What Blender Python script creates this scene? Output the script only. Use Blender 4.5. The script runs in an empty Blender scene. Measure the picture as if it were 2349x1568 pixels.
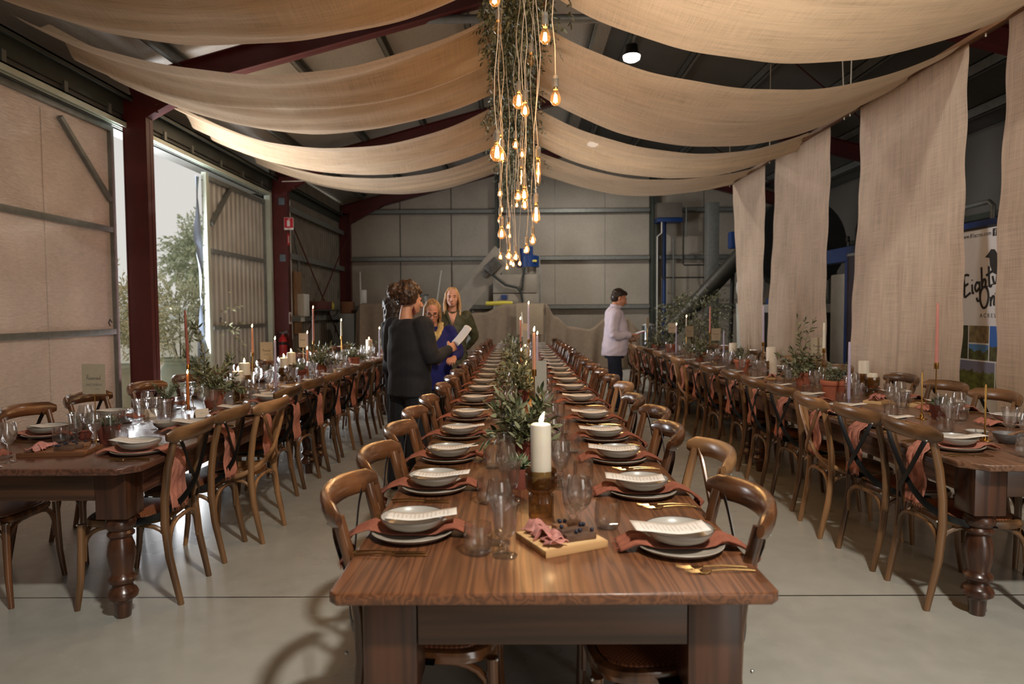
import bpy, bmesh, math, random
from mathutils import Vector, Matrix, Euler, noise
random.seed(7)
PI = math.pi
S = bpy.context.scene
COL = S.collection
# ---------------------------------------------------------------- camera
cd = bpy.data.cameras.new('camera'); cam = bpy.data.objects.new('camera', cd); COL.objects.link(cam)
cd.sensor_width = 36.0; cd.lens = 1540.0 / 2349 * 36; cd.clip_end = 500
cam.matrix_world = Matrix.Translation((0, 0, 1.476)) @ (Matrix.Rotation(0.008403, 4, 'Z') @ Matrix.Rotation(PI / 2 - 0.04537, 4, 'X') @ Matrix.Rotation(-0.0065, 4, 'Z'))
cd.dof.use_dof = True; cd.dof.focus_distance = 3.7; cd.dof.aperture_fstop = 2.6
S.camera = cam
# ---------------------------------------------------------------- world, lamps, exposure
W = bpy.data.worlds.new('overcast_sky'); S.world = W; W.use_nodes = True
wb = W.node_tree.nodes['Background']; wb.inputs[0].default_value = (1.0, .965, .91, 1); wb.inputs[1].default_value = .76
def area(name, loc, rot, sx, sy, power, col, disk=False):
    l = bpy.data.lights.new(name, 'AREA'); l.energy = power; l.color = col; l.size = sx
    if disk: l.shape = 'DISK'
    else: l.shape = 'RECTANGLE'; l.size_y = sy
    o = bpy.data.objects.new(name, l); COL.objects.link(o); o.location = loc; o.rotation_euler = rot
    return o
# daylight through the open roller door in the gable behind the camera
area('gable_door_daylight', (4.2, -4.7, 2.4), (PI / 2, 0, .3), 2.7, 3.4, 120, (1, .95, .88))
# daylight through the sliding door opening on the left
area('sliding_door_daylight', (-5.4, 9.8, 1.9), (0, -PI / 2 - .3, 0), 3.4, 2.4, 430, (.95, .97, 1.0))
S.view_settings.view_transform = 'Standard'; S.view_settings.look = 'None'
S.view_settings.exposure = -.08; S.view_settings.gamma = 1.0; S.view_settings.use_curve_mapping = False
try:
    S.cycles.use_denoising = True
    S.cycles.max_bounces = 12; S.cycles.diffuse_bounces = 3; S.cycles.glossy_bounces = 3
    S.cycles.transparent_max_bounces = 24; S.cycles.transmission_bounces = 12
    S.cycles.caustics_reflective = False; S.cycles.caustics_refractive = False
    S.cycles.sample_clamp_indirect = 4.0
    S.cycles.use_adaptive_sampling = True; S.cycles.adaptive_threshold = .03
except Exception: pass
# ---------------------------------------------------------------- mesh helpers
def V(*a): return Vector(a)
class MB:
    def __init__(s): s.v = []; s.f = []; s.mi = []; s.uv = {}
    def add(s, vs, fs, mi=0, M=None, uvs=None):
        b = len(s.v)
        s.v += [tuple(M @ Vector(p)) if M is not None else tuple(p) for p in vs]
        for f in fs: s.f.append(tuple(i + b for i in f)); s.mi.append(mi)
        if uvs:
            for i, u in enumerate(uvs): s.uv[b + i] = u
        return s
    def box(s, x0, x1, y0, y1, z0, z1, bev=0, mi=0, M=None, seg=2):
        if bev <= 0:
            vs = [(x0,y0,z0),(x1,y0,z0),(x1,y1,z0),(x0,y1,z0),(x0,y0,z1),(x1,y0,z1),(x1,y1,z1),(x0,y1,z1)]
            return s.add(vs, [(3,2,1,0),(4,5,6,7),(0,1,5,4),(1,2,6,5),(2,3,7,6),(3,0,4,7)], mi, M)
        bm = bmesh.new(); bmesh.ops.create_cube(bm, size=1)
        for v in bm.verts: v.co = ((x0+x1)/2 + v.co.x*(x1-x0), (y0+y1)/2 + v.co.y*(y1-y0), (z0+z1)/2 + v.co.z*(z1-z0))
        bmesh.ops.bevel(bm, geom=bm.edges[:], offset=bev, segments=seg, profile=.6, affect='EDGES')
        bm.verts.index_update()
        s.add([v.co[:] for v in bm.verts], [[v.index for v in f.verts] for f in bm.faces], mi, M); bm.free(); return s
    def tube(s, pts, r, n=8, cap=True, mi=0, flat=None, up=None, M=None):
        """swept tube; r number or list; flat=(a,b) section half axes scale; up = reference for the section's first axis"""
        pts = [Vector(p) for p in pts]; k = len(pts)
        rs = r if isinstance(r, (list, tuple)) else [r] * k
        fa, fb = flat or (1, 1); vs = []; fs = []; prev = None
        for i, p in enumerate(pts):
            t = (pts[min(i+1, k-1)] - pts[max(i-1, 0)])
            if t.length < 1e-9: t = Vector((0, 0, 1))
            t.normalize()
            ref = Vector(up) if up is not None else (prev if prev is not None else (Vector((1,0,0)) if abs(t.x) < .8 else Vector((0,1,0))))
            a = ref - t * ref.dot(t)
            if a.length < 1e-6: a = Vector((0,1,0)) - t * t.y
            a.normalize(); prev = a; b = t.cross(a)
            for j in range(n):
                an = 2*PI*(j+.5)/n
                vs.append(p + a*(math.cos(an)*rs[i]*fa) + b*(math.sin(an)*rs[i]*fb))
        for i in range(k-1):
            for j in range(n):
                j2 = (j+1) % n
                fs.append((i*n+j, i*n+j2, (i+1)*n+j2, (i+1)*n+j))
        if cap: fs.append(tuple(range(n-1, -1, -1))); fs.append(tuple((k-1)*n+j for j in range(n)))
        return s.add(vs, fs, mi, M)
    def lathe(s, prof, n=16, c=(0,0,0), mi=0, M=None, rib=None, close=False):
        """profile of (r,z); rib=(count, depth) flutes the section"""
        vs = []; fs = []; k = len(prof)
        for (r, z) in prof:
            for j in range(n):
                a = 2*PI*j/n; rr = max(r, 1e-5)
                if rib: rr *= 1 - rib[1]*(.5 + .5*math.cos(rib[0]*a))
                vs.append((c[0]+rr*math.cos(a), c[1]+rr*math.sin(a), c[2]+z))
        for i in range(k-1):
            for j in range(n):
                j2 = (j+1) % n
                fs.append((i*n+j, i*n+j2, (i+1)*n+j2, (i+1)*n+j))
        if not close:
            if prof[0][0] > 1e-4: fs.append(tuple(range(n-1, -1, -1)))
            if prof[-1][0] > 1e-4: fs.append(tuple((k-1)*n+j for j in range(n)))
        return s.add(vs, fs, mi, M)
    def ball(s, c, r, n=12, m=8, mi=0, M=None):
        rx, ry, rz = r if isinstance(r, (tuple, list)) else (r, r, r)
        vs = []; fs = []
        for i in range(m+1):
            th = PI*i/m
            for j in range(n):
                a = 2*PI*j/n
                vs.append((c[0]+rx*math.sin(th)*math.cos(a), c[1]+ry*math.sin(th)*math.sin(a), c[2]-rz*math.cos(th)))
        for i in range(m):
            for j in range(n):
                j2 = (j+1) % n; fs.append((i*n+j, i*n+j2, (i+1)*n+j2, (i+1)*n+j))
        return s.add(vs, fs, mi, M)
    def grid(s, fn, nu, nv, mi=0, M=None, uvf=None):
        vs = []; uvs = []
        for i in range(nu+1):
            for j in range(nv+1):
                u, v = i/nu, j/nv; vs.append(fn(u, v)); uvs.append(uvf(u, v) if uvf else (u, v))
        fs = [(i*(nv+1)+j, (i+1)*(nv+1)+j, (i+1)*(nv+1)+j+1, i*(nv+1)+j+1) for i in range(nu) for j in range(nv)]
        return s.add(vs, fs, mi, M, uvs)
    def prism(s, poly, z0, z1, mi=0, M=None):
        n = len(poly)
        vs = [(x, y, z0) for x, y in poly] + [(x, y, z1) for x, y in poly]
        fs = [tuple(range(n-1, -1, -1)), tuple(range(n, 2*n))] + [(i, (i+1) % n, n+(i+1) % n, n+i) for i in range(n)]
        return s.add(vs, fs, mi, M)
    def build(s, name, mats, parent=None, smooth=True, angle=38, loc=None, rz=None, kind=None):
        me = bpy.data.meshes.new(name)
        me.from_pydata(s.v, [], s.f)
        if not isinstance(mats, (list, tuple)): mats = [mats]
        for m in mats: me.materials.append(m)
        if len(mats) > 1: me.polygons.foreach_set('material_index', s.mi)
        if s.uv:
            ul = me.uv_layers.new(name='UVMap')
            for lp in me.loops: ul.data[lp.index].uv = s.uv.get(lp.vertex_index, (0, 0))
        me.validate()
        if smooth:
            me.shade_smooth()
            if angle < 180: me.set_sharp_from_angle(angle=math.radians(angle))
        me.update()
        o = bpy.data.objects.new(name, me); COL.objects.link(o)
        if parent is not None: o.parent = parent
        if loc is not None: o.location = loc
        if rz is not None: o.rotation_euler = (0, 0, rz)
        if kind: o['kind'] = kind
        return o
def tag(o, label, cat, group=None, kind=None):
    o['label'] = label; o['category'] = cat
    if group: o['group'] = group
    if kind: o['kind'] = kind
    return o
def thing(name, label, cat, loc=(0,0,0), rz=0, group=None):
    o = bpy.data.objects.new(name, None); COL.objects.link(o); o.empty_display_size = .05
    o.location = loc; o.rotation_euler = (0, 0, rz)
    return tag(o, label, cat, group)
KIDS = {}
def copy_tree(o, loc=None, rot=None, label=None, group=None, parent=None, scale=None):
    c = o.copy(); COL.objects.link(c)
    if parent is not None: c.parent = parent
    if loc is not None: c.location = loc
    if rot is not None: c.rotation_euler = rot if isinstance(rot, (tuple, list)) else (0, 0, rot)
    if label: c['label'] = label
    if group: c['group'] = group
    if scale is not None: c.scale = (scale,)*3 if not isinstance(scale, (tuple, list)) else scale
    for ch in list(o.children): copy_tree(ch, parent=c)
    return c
class Kind:
    """one prototype, placed the first time and copied after that"""
    def __init__(s, root): s.root = root; s.used = False; s.cat = root.get('category'); s.grp = root.get('group')
    def put(s, loc, rot=0, label=None, group=None, scale=None):
        r = rot if isinstance(rot, (tuple, list)) else (0, 0, rot)
        if not s.used:
            s.used = True; o = s.root; o.location = loc; o.rotation_euler = r
            if scale is not None: o.scale = (scale,)*3 if not isinstance(scale, (tuple, list)) else scale
            if label: o['label'] = label
            if group: o['group'] = group
            return o
        return copy_tree(s.root, loc, r, label, group, None, scale if scale is not None else (1,1,1))
ORD = 'first second third fourth fifth sixth seventh eighth ninth tenth eleventh twelfth thirteenth fourteenth fifteenth sixteenth seventeenth eighteenth nineteenth twentieth'.split() + ['twenty-' + w for w in 'first second third fourth fifth sixth seventh eighth ninth'.split()]
# ---------------------------------------------------------------- materials
def nmat(name):
    m = bpy.data.materials.new(name); m.use_nodes = True
    nt = m.node_tree; b = nt.nodes['Principled BSDF']
    return m, nt, b
def link(nt, a, b): nt.links.new(a, b)
def node(nt, t, **kw):
    n = nt.nodes.new(t)
    for k, v in kw.items():
        if hasattr(n, k): setattr(n, k, v)
        else: n.inputs[k].default_value = v
    return n
def coords(nt, scale=(1,1,1), kind='Object'):
    tc = node(nt, 'ShaderNodeTexCoord'); mp = node(nt, 'ShaderNodeMapping'); mp.inputs['Scale'].default_value = scale
    link(nt, tc.outputs[kind], mp.inputs['Vector']); return mp.outputs[0]
def ramp(nt, fac, stops):
    r = node(nt, 'ShaderNodeValToRGB'); el = r.color_ramp.elements
    while len(el) < len(stops): el.new(.5)
    for e, (p, c) in zip(el, stops): e.position = p; e.color = (*c, 1)
    link(nt, fac, r.inputs[0]); return r.outputs[0]
def srgb(r, g, b):
    f = lambda c: (c/255/12.92) if c/255 <= .04045 else ((c/255+.055)/1.055)**2.4
    return (f(r), f(g), f(b))
def plain(name, col, rough=.5, metal=0, var=.12, nscale=8, bump=0, bscale=40, coat=0, emit=None, es=0, sub=0, alpha=None, spec=None, rnd=0):
    m, nt, b = nmat(name)
    b.inputs['Roughness'].default_value = rough; b.inputs['Metallic'].default_value = metal
    if coat: b.inputs['Coat Weight'].default_value = coat
    if spec is not None: b.inputs['Specular IOR Level'].default_value = spec
    c = coords(nt)
    nz = node(nt, 'ShaderNodeTexNoise', Scale=nscale, Detail=4.0); link(nt, c, nz.inputs['Vector'])
    lo = tuple(x*(1-var) for x in col); hi = tuple(min(1, x*(1+var)) for x in col)
    out = ramp(nt, nz.outputs['Fac'], [(.3, lo), (.7, hi)])
    if rnd:
        oi = node(nt, 'ShaderNodeObjectInfo'); mr = node(nt, 'ShaderNodeMapRange'); mr.inputs['To Min'].default_value = 1-rnd; mr.inputs['To Max'].default_value = 1+rnd
        link(nt, oi.outputs['Random'], mr.inputs['Value'])
        hv = node(nt, 'ShaderNodeHueSaturation'); link(nt, mr.outputs[0], hv.inputs['Value']); link(nt, out, hv.inputs['Color']); out = hv.outputs[0]
    link(nt, out, b.inputs['Base Color'])
    if bump:
        n2 = node(nt, 'ShaderNodeTexNoise', Scale=bscale, Detail=3.0); link(nt, c, n2.inputs['Vector'])
        bp = node(nt, 'ShaderNodeBump', Strength=bump, Distance=.02); link(nt, n2.outputs['Fac'], bp.inputs['Height']); link(nt, bp.outputs[0], b.inputs['Normal'])
    if emit: b.inputs['Emission Color'].default_value = (*emit, 1); b.inputs['Emission Strength'].default_value = es
    if sub:
        b.inputs['Subsurface Weight'].default_value = sub; b.inputs['Subsurface Radius'].default_value = (.03, .015, .008)
    return m
def wood(name, dark, light, axis='Y', scale=1.0, rough=.35, coat=.2, ring=5.0, rnd=.12, contrast=1):
    """stretched-noise grain along one axis with broad cathedral bands"""
    m, nt, b = nmat(name)
    s = {'X': (.45, 11, 11), 'Y': (11, .45, 11), 'Z': (9, 9, .6)}[axis]
    oi = node(nt, 'ShaderNodeObjectInfo')
    tc = node(nt, 'ShaderNodeTexCoord'); ad = node(nt, 'ShaderNodeVectorMath', operation='ADD'); link(nt, tc.outputs['Object'], ad.inputs[0])
    sc = node(nt, 'ShaderNodeVectorMath', operation='SCALE'); sc.inputs[0].default_value = (3.1, 5.3, 2.7); link(nt, oi.outputs['Random'], sc.inputs['Scale']); link(nt, sc.outputs[0], ad.inputs[1])
    mp = node(nt, 'ShaderNodeMapping'); mp.inputs['Scale'].default_value = tuple(x*scale for x in s); link(nt, ad.outputs[0], mp.inputs['Vector'])
    n1 = node(nt, 'ShaderNodeTexNoise', Scale=1.1, Detail=2.0, Distortion=.25); link(nt, mp.outputs[0], n1.inputs['Vector'])
    mu = node(nt, 'ShaderNodeMath', operation='MULTIPLY'); mu.inputs[1].default_value = ring; link(nt, n1.outputs['Fac'], mu.inputs[0])
    fr = node(nt, 'ShaderNodeMath', operation='PINGPONG'); fr.inputs[1].default_value = .5; link(nt, mu.outputs[0], fr.inputs[0])
    mp2 = node(nt, 'ShaderNodeMapping'); mp2.inputs['Scale'].default_value = tuple(x*scale*7 for x in s); link(nt, ad.outputs[0], mp2.inputs['Vector'])
    n2 = node(nt, 'ShaderNodeTexNoise', Scale=1.0, Detail=2.0); link(nt, mp2.outputs[0], n2.inputs['Vector'])
    mx = node(nt, 'ShaderNodeMath', operation='MULTIPLY_ADD'); mx.inputs[1].default_value = 1.3; link(nt, fr.outputs[0], mx.inputs[0])
    m3 = node(nt, 'ShaderNodeMath', operation='MULTIPLY'); m3.inputs[1].default_value = .45; link(nt, n2.outputs['Fac'], m3.inputs[0]); link(nt, m3.outputs[0], mx.inputs[2])
    out = ramp(nt, mx.outputs[0], [(.15, dark), (.85, light)])
    if rnd:
        mr = node(nt, 'ShaderNodeMapRange'); mr.inputs['To Min'].default_value = 1-rnd; mr.inputs['To Max'].default_value = 1+rnd
        link(nt, oi.outputs['Random'], mr.inputs['Value'])
        hv = node(nt, 'ShaderNodeHueSaturation'); link(nt, mr.outputs[0], hv.inputs['Value']); link(nt, out, hv.inputs['Color']); out = hv.outputs[0]
    link(nt, out, b.inputs['Base Color'])
    b.inputs['Roughness'].default_value = rough; b.inputs['Coat Weight'].default_value = coat; b.inputs['Coat Roughness'].default_value = .15
    bp = node(nt, 'ShaderNodeBump', Strength=.12, Distance=.004); link(nt, mx.outputs[0], bp.inputs['Height']); link(nt, bp.outputs[0], b.inputs['Normal'])
    return m
def glassmat(name, tint=(1,1,1), refl=1.0, rough=.02, body=0.0, bodycol=(1,1,1), edge=.6, real=0):
    """thin-walled glass: clear transmission plus Fresnel reflection"""
    m, nt, b = nmat(name); nt.nodes.remove(b); out = nt.nodes['Material Output']
    tr = node(nt, 'ShaderNodeBsdfTransparent')
    gl = node(nt, 'ShaderNodeBsdfGlossy'); gl.inputs['Roughness'].default_value = rough; gl.inputs[0].default_value = (refl, refl, refl, 1)
    lw = node(nt, 'ShaderNodeLayerWeight'); lw.inputs['Blend'].default_value = .38
    mr = node(nt, 'ShaderNodeMapRange'); mr.inputs['From Min'].default_value = 0; mr.inputs['To Min'].default_value = .1; mr.inputs['To Max'].default_value = .92
    link(nt, lw.outputs['Facing'], mr.inputs['Value'])
    pw = node(nt, 'ShaderNodeMath', operation='POWER'); pw.inputs[1].default_value = 2.6; link(nt, mr.outputs[0], pw.inputs[0])
    tc = ramp(nt, lw.outputs['Facing'], [(.45, tint), (1.0, tuple(x*edge for x in tint))]); link(nt, tc, tr.inputs[0])
    ad = node(nt, 'ShaderNodeMath', operation='ADD'); ad.inputs[1].default_value = .05; link(nt, pw.outputs[0], ad.inputs[0])
    mx = node(nt, 'ShaderNodeMixShader'); link(nt, ad.outputs[0], mx.inputs[0]); link(nt, tr.outputs[0], mx.inputs[1]); link(nt, gl.outputs[0], mx.inputs[2])
    res = mx.outputs[0]
    if body:
        df = node(nt, 'ShaderNodeBsdfDiffuse'); df.inputs[0].default_value = (*bodycol, 1)
        m2 = node(nt, 'ShaderNodeMixShader'); m2.inputs[0].default_value = body; link(nt, res, m2.inputs[1]); link(nt, df.outputs[0], m2.inputs[2]); res = m2.outputs[0]
    if real:
        g = node(nt, 'ShaderNodeBsdfGlass'); g.inputs['Roughness'].default_value = 0; g.inputs['IOR'].default_value = 1.45
        m3 = node(nt, 'ShaderNodeMixShader'); m3.inputs[0].default_value = real; link(nt, res, m3.inputs[1]); link(nt, g.outputs[0], m3.inputs[2]); res = m3.outputs[0]
    link(nt, res, out.inputs[0]); return m
def burlap(name, col, trans=.35, hole=.05, wv=900.):
    """loose jute weave; UV is in metres"""
    m, nt, b = nmat(name); out = nt.nodes['Material Output']
    uv = node(nt, 'ShaderNodeTexCoord').outputs['UV']
    def slub(sx, sy):
        mp = node(nt, 'ShaderNodeMapping'); mp.inputs['Scale'].default_value = (sx, sy, 1); link(nt, uv, mp.inputs['Vector'])
        n = node(nt, 'ShaderNodeTexNoise', Scale=1.0, Detail=3.0); link(nt, mp.outputs[0], n.inputs['Vector']); return n.outputs['Fac']
    a = slub(3, 160); c = slub(160, 3); d = slub(1.3, 1.6); e = slub(1.2, 14)
    def mad(x, k, y):
        q = node(nt, 'ShaderNodeMath', operation='MULTIPLY_ADD'); q.inputs[1].default_value = k; link(nt, x, q.inputs[0])
        if isinstance(y, (int, float)): q.inputs[2].default_value = y
        else: link(nt, y, q.inputs[2])
        return q.outputs[0]
    h = mad(a, .38, mad(c, .3, mad(d, .22, mad(e, .25, -.08))))
    cc = ramp(nt, h, [(.32, tuple(x*.62 for x in col)), (.5, col), (.68, tuple(min(1, x*1.25) for x in col))])
    link(nt, cc, b.inputs['Base Color']); b.inputs['Roughness'].default_value = .9; b.inputs['Specular IOR Level'].default_value = .1
    b.inputs['Sheen Weight'].default_value = .15
    bp = node(nt, 'ShaderNodeBump', Strength=.35, Distance=.004); link(nt, h, bp.inputs['Height']); link(nt, bp.outputs[0], b.inputs['Normal'])
    tl = node(nt, 'ShaderNodeBsdfTranslucent'); link(nt, cc, tl.inputs[0])
    m1 = node(nt, 'ShaderNodeMixShader'); m1.inputs[0].default_value = trans; link(nt, b.outputs[0], m1.inputs[1]); link(nt, tl.outputs[0], m1.inputs[2])
    tp = node(nt, 'ShaderNodeBsdfTransparent'); m2 = node(nt, 'ShaderNodeMixShader'); m2.inputs[0].default_value = hole
    link(nt, m1.outputs[0], m2.inputs[1]); link(nt, tp.outputs[0], m2.inputs[2]); link(nt, m2.outputs[0], out.inputs[0])
    return m
# ---------------------------------------------------------------- structure materials
def floor_mat():
    m, nt, b = nmat('polished_concrete')
    tc = node(nt, 'ShaderNodeTexCoord').outputs['Object']
    n1 = node(nt, 'ShaderNodeTexNoise', Scale=.9, Detail=6.0); link(nt, tc, n1.inputs['Vector'])
    n2 = node(nt, 'ShaderNodeTexNoise', Scale=9.0, Detail=5.0); link(nt, tc, n2.inputs['Vector'])
    ad = node(nt, 'ShaderNodeMath', operation='MULTIPLY_ADD'); ad.inputs[1].default_value = .5; link(nt, n2.outputs['Fac'], ad.inputs[0]); link(nt, n1.outputs['Fac'], ad.inputs[2])
    c = ramp(nt, ad.outputs[0], [(.35, srgb(144, 143, 135)), (1.05, srgb(176, 175, 167))])
    # sawn joints every 4.15 m across the shed
    sp = node(nt, 'ShaderNodeSeparateXYZ'); link(nt, tc, sp.inputs[0])
    sb = node(nt, 'ShaderNodeMath', operation='ADD'); sb.inputs[1].default_value = -3.42 + 41.5 + 2.075; link(nt, sp.outputs['Y'], sb.inputs[0])
    mo = node(nt, 'ShaderNodeMath', operation='MODULO'); mo.inputs[1].default_value = 4.15; link(nt, sb.outputs[0], mo.inputs[0])
    ce = node(nt, 'ShaderNodeMath', operation='SUBTRACT'); ce.inputs[1].default_value = 2.075; link(nt, mo.outputs[0], ce.inputs[0])
    ab = node(nt, 'ShaderNodeMath', operation='ABSOLUTE'); link(nt, ce.outputs[0], ab.inputs[0])
    lt = node(nt, 'ShaderNodeMath', operation='LESS_THAN'); lt.inputs[1].default_value = .006; link(nt, ab.outputs[0], lt.inputs[0])
    mx = node(nt, 'ShaderNodeMix', data_type='RGBA'); link(nt, lt.outputs[0], mx.inputs['Factor']); link(nt, c, mx.inputs[6]); mx.inputs[7].default_value = (.04, .038, .034, 1)
    link(nt, mx.outputs[2], b.inputs['Base Color'])
    rr = ramp(nt, n1.outputs['Fac'], [(.2, (.18,)*3), (.85, (.38,)*3)]); link(nt, rr, b.inputs['Roughness'])
    return m
def foil(name, col, rough=.5, metal=.25, sx=1, sy=1, sz=1, bump=.35, var=.18):
    m, nt, b = nmat(name)
    c = coords(nt, (sx, sy, sz)); n1 = node(nt, 'ShaderNodeTexNoise', Scale=30.0, Detail=4.0, Distortion=.7); link(nt, c, n1.inputs['Vector'])
    c0 = coords(nt); n2 = node(nt, 'ShaderNodeTexNoise', Scale=.8, Detail=5.0); link(nt, c0, n2.inputs['Vector'])
    ad = node(nt, 'ShaderNodeMath', operation='MULTIPLY_ADD'); ad.inputs[1].default_value = .45; link(nt, n1.outputs['Fac'], ad.inputs[0]); link(nt, n2.outputs['Fac'], ad.inputs[2])
    out = ramp(nt, ad.outputs[0], [(.45, tuple(x*(1-var) for x in col)), (1.0, tuple(min(1, x*(1+var)) for x in col))])
    link(nt, out, b.inputs['Base Color']); b.inputs['Roughness'].default_value = rough; b.inputs['Metallic'].default_value = metal
    bp = node(nt, 'ShaderNodeBump', Strength=bump, Distance=.012); link(nt, n1.outputs['Fac'], bp.inputs['Height']); link(nt, bp.outputs[0], b.inputs['Normal'])
    return m
M_floor = floor_mat()
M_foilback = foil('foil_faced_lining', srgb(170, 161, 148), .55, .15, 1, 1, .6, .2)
M_foildoor = foil('crinkled_door_lining', srgb(226, 212, 204), .42, .15, .5, .4, 1.5, 1.0, .26)
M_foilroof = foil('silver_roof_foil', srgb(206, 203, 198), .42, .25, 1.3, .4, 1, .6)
M_corr = plain('grey_sheet_steel', srgb(182, 180, 174), .5, .25, .08, 3)
M_corrdark = plain('weathered_sheet_steel', srgb(120, 113, 102), .6, .2, .15, 3)
M_red = plain('oxide_red_steel', srgb(84, 27, 25), .5, 0, .15, 5)
M_galv = plain('galvanised_steel', srgb(128, 130, 126), .45, .5, .12, 12)
M_dark = plain('dark_green_steel', srgb(62, 66, 60), .5, .1, .12, 6)
M_black = plain('black_steel', srgb(22, 22, 22), .45, .2, .1)
M_alu = plain('pale_green_frame', srgb(205, 214, 200), .4, .2, .05)
M_ground = plain('pale_gravel', srgb(232, 226, 212), .95, 0, .1, 30, .3, 60)
M_hill = plain('hazy_hill', srgb(190, 194, 186), 1, 0, .1, .2)
XL, XR, YB, YF, APX = -5.0, 8.2, 19.25, -4.75, 1.65
def rz(x): return 5.89 - .262*abs(x-APX)          # underside of the rafters
def struct(mb, name, mat, parent=None, **k):
    return mb.build(name, mat, parent, kind=None if parent is not None else 'structure', **k)
def struct_group(name):
    o = bpy.data.objects.new(name, None); COL.objects.link(o); o['kind'] = 'structure'; return o
def sheet(y0, y1, z0, z1, x, pitch=.19, depth=.03, along='Y'):
    """trapezoid-ribbed wall sheet as one folded surface with thickness"""
    b = MB(); pts = []; t = y0
    while t < y1:
        for d, o in ((0, 0), (pitch*.45, 0), (pitch*.55, depth), (pitch*.9, depth), (pitch, 0)):
            if t+d <= y1+1e-6: pts.append((t+d, o))
        t += pitch
    n = len(pts); vs = []
    for z in (z0, z1):
        for off in (0, -.004):
            for p, o in pts:
                vs.append((x+o+off, p, z) if along == 'Y' else (p, x+o+off, z))
    fs = []
    for i in range(n-1):
        fs += [(i, i+1, 2*n+i+1, 2*n+i), (n+i, 3*n+i, 3*n+i+1, n+i+1)]
    return b.add(vs, fs)
# floor and outside ground
struct(MB().box(XL-.1, XR+.1, YF, YB+.1, -.1, 0), 'floor', M_floor, smooth=False)
struct(MB().box(-90, XL-.1, -30, 160, -.14, -.04), 'ground', M_ground, smooth=False)
hb = MB()
for i in range(9):
    hb.ball((-95+random.uniform(-8, 8), 20+i*18, -6), (22, 26, random.uniform(8.5, 10.5)), 20, 10)
struct(hb, 'hills', M_hill)
# back wall
bw = MB(); z1 = rz(XL)+.45
poly = [(XL-.1, 0), (XR+.1, 0), (XR+.1, rz(XR)+.45), (APX, rz(APX)+.45), (XL-.1, rz(XL)+.45)]
bw.add([(x, YB, z) for x, z in poly] + [(x, YB+.1, z) for x, z in poly], [(0,1,2,3,4), (9,8,7,6,5)] + [(i, i+5, (i+1) % 5+5, (i+1) % 5) for i in range(5)])
struct(bw, 'wall_back', M_foilback, smooth=False)
n = 0
for i, x in enumerate((-3.33, -1.87, 1.08, 2.5, 5.3, 6.75)):
    w = .012 if x < 0 else .007
    struct(MB().box(x-w, x+w, YB-.012, YB+.01, 0, rz(x)+.42), 'trim_%d' % (i+1), M_dark if x < 0 else M_galv, smooth=False)
for x in (-.53, 3.84):
    b = MB(); b.box(x-.085, x+.085, YB-.3, YB-.288, 0, rz(x)); b.box(x-.006, x+.006, YB-.3, YB-.02, 0, rz(x)); b.box(x-.085, x+.085, YB-.03, YB-.018, 0, rz(x))
    struct(b, 'gable_column', M_dark, smooth=False)
for z in (1.65, 3.03, 4.36):
    for x0, x1 in ((XL+.25, -.62), (-.44, 3.75), (3.93, XR-.2)):
        if z > 4 and x1 > 3: 
            if x0 > 3: x1 = 7.2
        b = MB(); b.box(x0, x1, YB-.16, YB-.004, z, z+.012); b.box(x0, x1, YB-.16, YB-.15, z-.11, z+.012); b.box(x0, x1, YB-.16, YB-.004, z-.11, z-.1)
        struct(b, 'girt', M_galv, smooth=False)
# left wall
hd = MB().box(XL-.06, XL-.02, YF, 13.7, 3.93, 4.2)
hd.box(XL-.5, XL-.46, YF, YB, 3.93, rz(XL-.48)+.47); hd.box(XL-.5, XL-.02, YF, 13.7, 3.9, 3.94)
struct(hd, 'wall_left_header', plain('dark_header_sheet', srgb(92, 92, 88), .55, .2, .1, 4), smooth=False)
struct(sheet(13.75, YB, 0, rz(XL)+.42, XL-.03, .19, .03), 'wall_left', M_corrdark, angle=20)
struct(sheet(YF, 3.1, 0, 3.95, XL-.03, .19, .03), 'wall_left_near', M_corrdark, angle=20)
for z in (1.4, 2.75, 3.75):
    b = MB(); b.box(XL, XL+.14, 13.95, YB-.3, z, z+.012); b.box(XL+.13, XL+.14, 13.95, YB-.3, z-.11, z); struct(b, 'girt', M_galv, smooth=False)
b = MB(); b.box(XL+.0, XL+.14, YF, YB-.25, 4.2, 4.22); b.box(XL+.0, XL+.015, YF, YB-.25, 4.0, 4.22); b.box(XL+.125, XL+.14, YF, YB-.25, 4.16, 4.22)
struct(b, 'eave_beam', M_dark, smooth=False)
# sliding-door tracks on brackets
for k, (x, z) in enumerate(((XL+.02, 3.86), (XL-.1, 3.86))):
    b = MB(); b.box(x-.05, x+.03, YF+.5, 13.62, z+.04, z+.06); b.box(x-.05, x-.04, YF+.5, 13.62, z-.02, z+.06); b.box(x+.02, x+.03, YF+.5, 13.62, z-.02, z+.06)
    struct(b, 'trim_%d' % (20+k), M_alu if k == 0 else M_galv, smooth=False)
for y in (3.9, 4.9, 5.7, 6.6, 7.5, 8.3, 9.6, 10.4, 11.4, 12.3, 13.2):
    struct(MB().box(XL-.03, XL+.03, y-.03, y+.03, 3.9, 4.05), 'track_bracket', M_galv, smooth=False)
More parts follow.
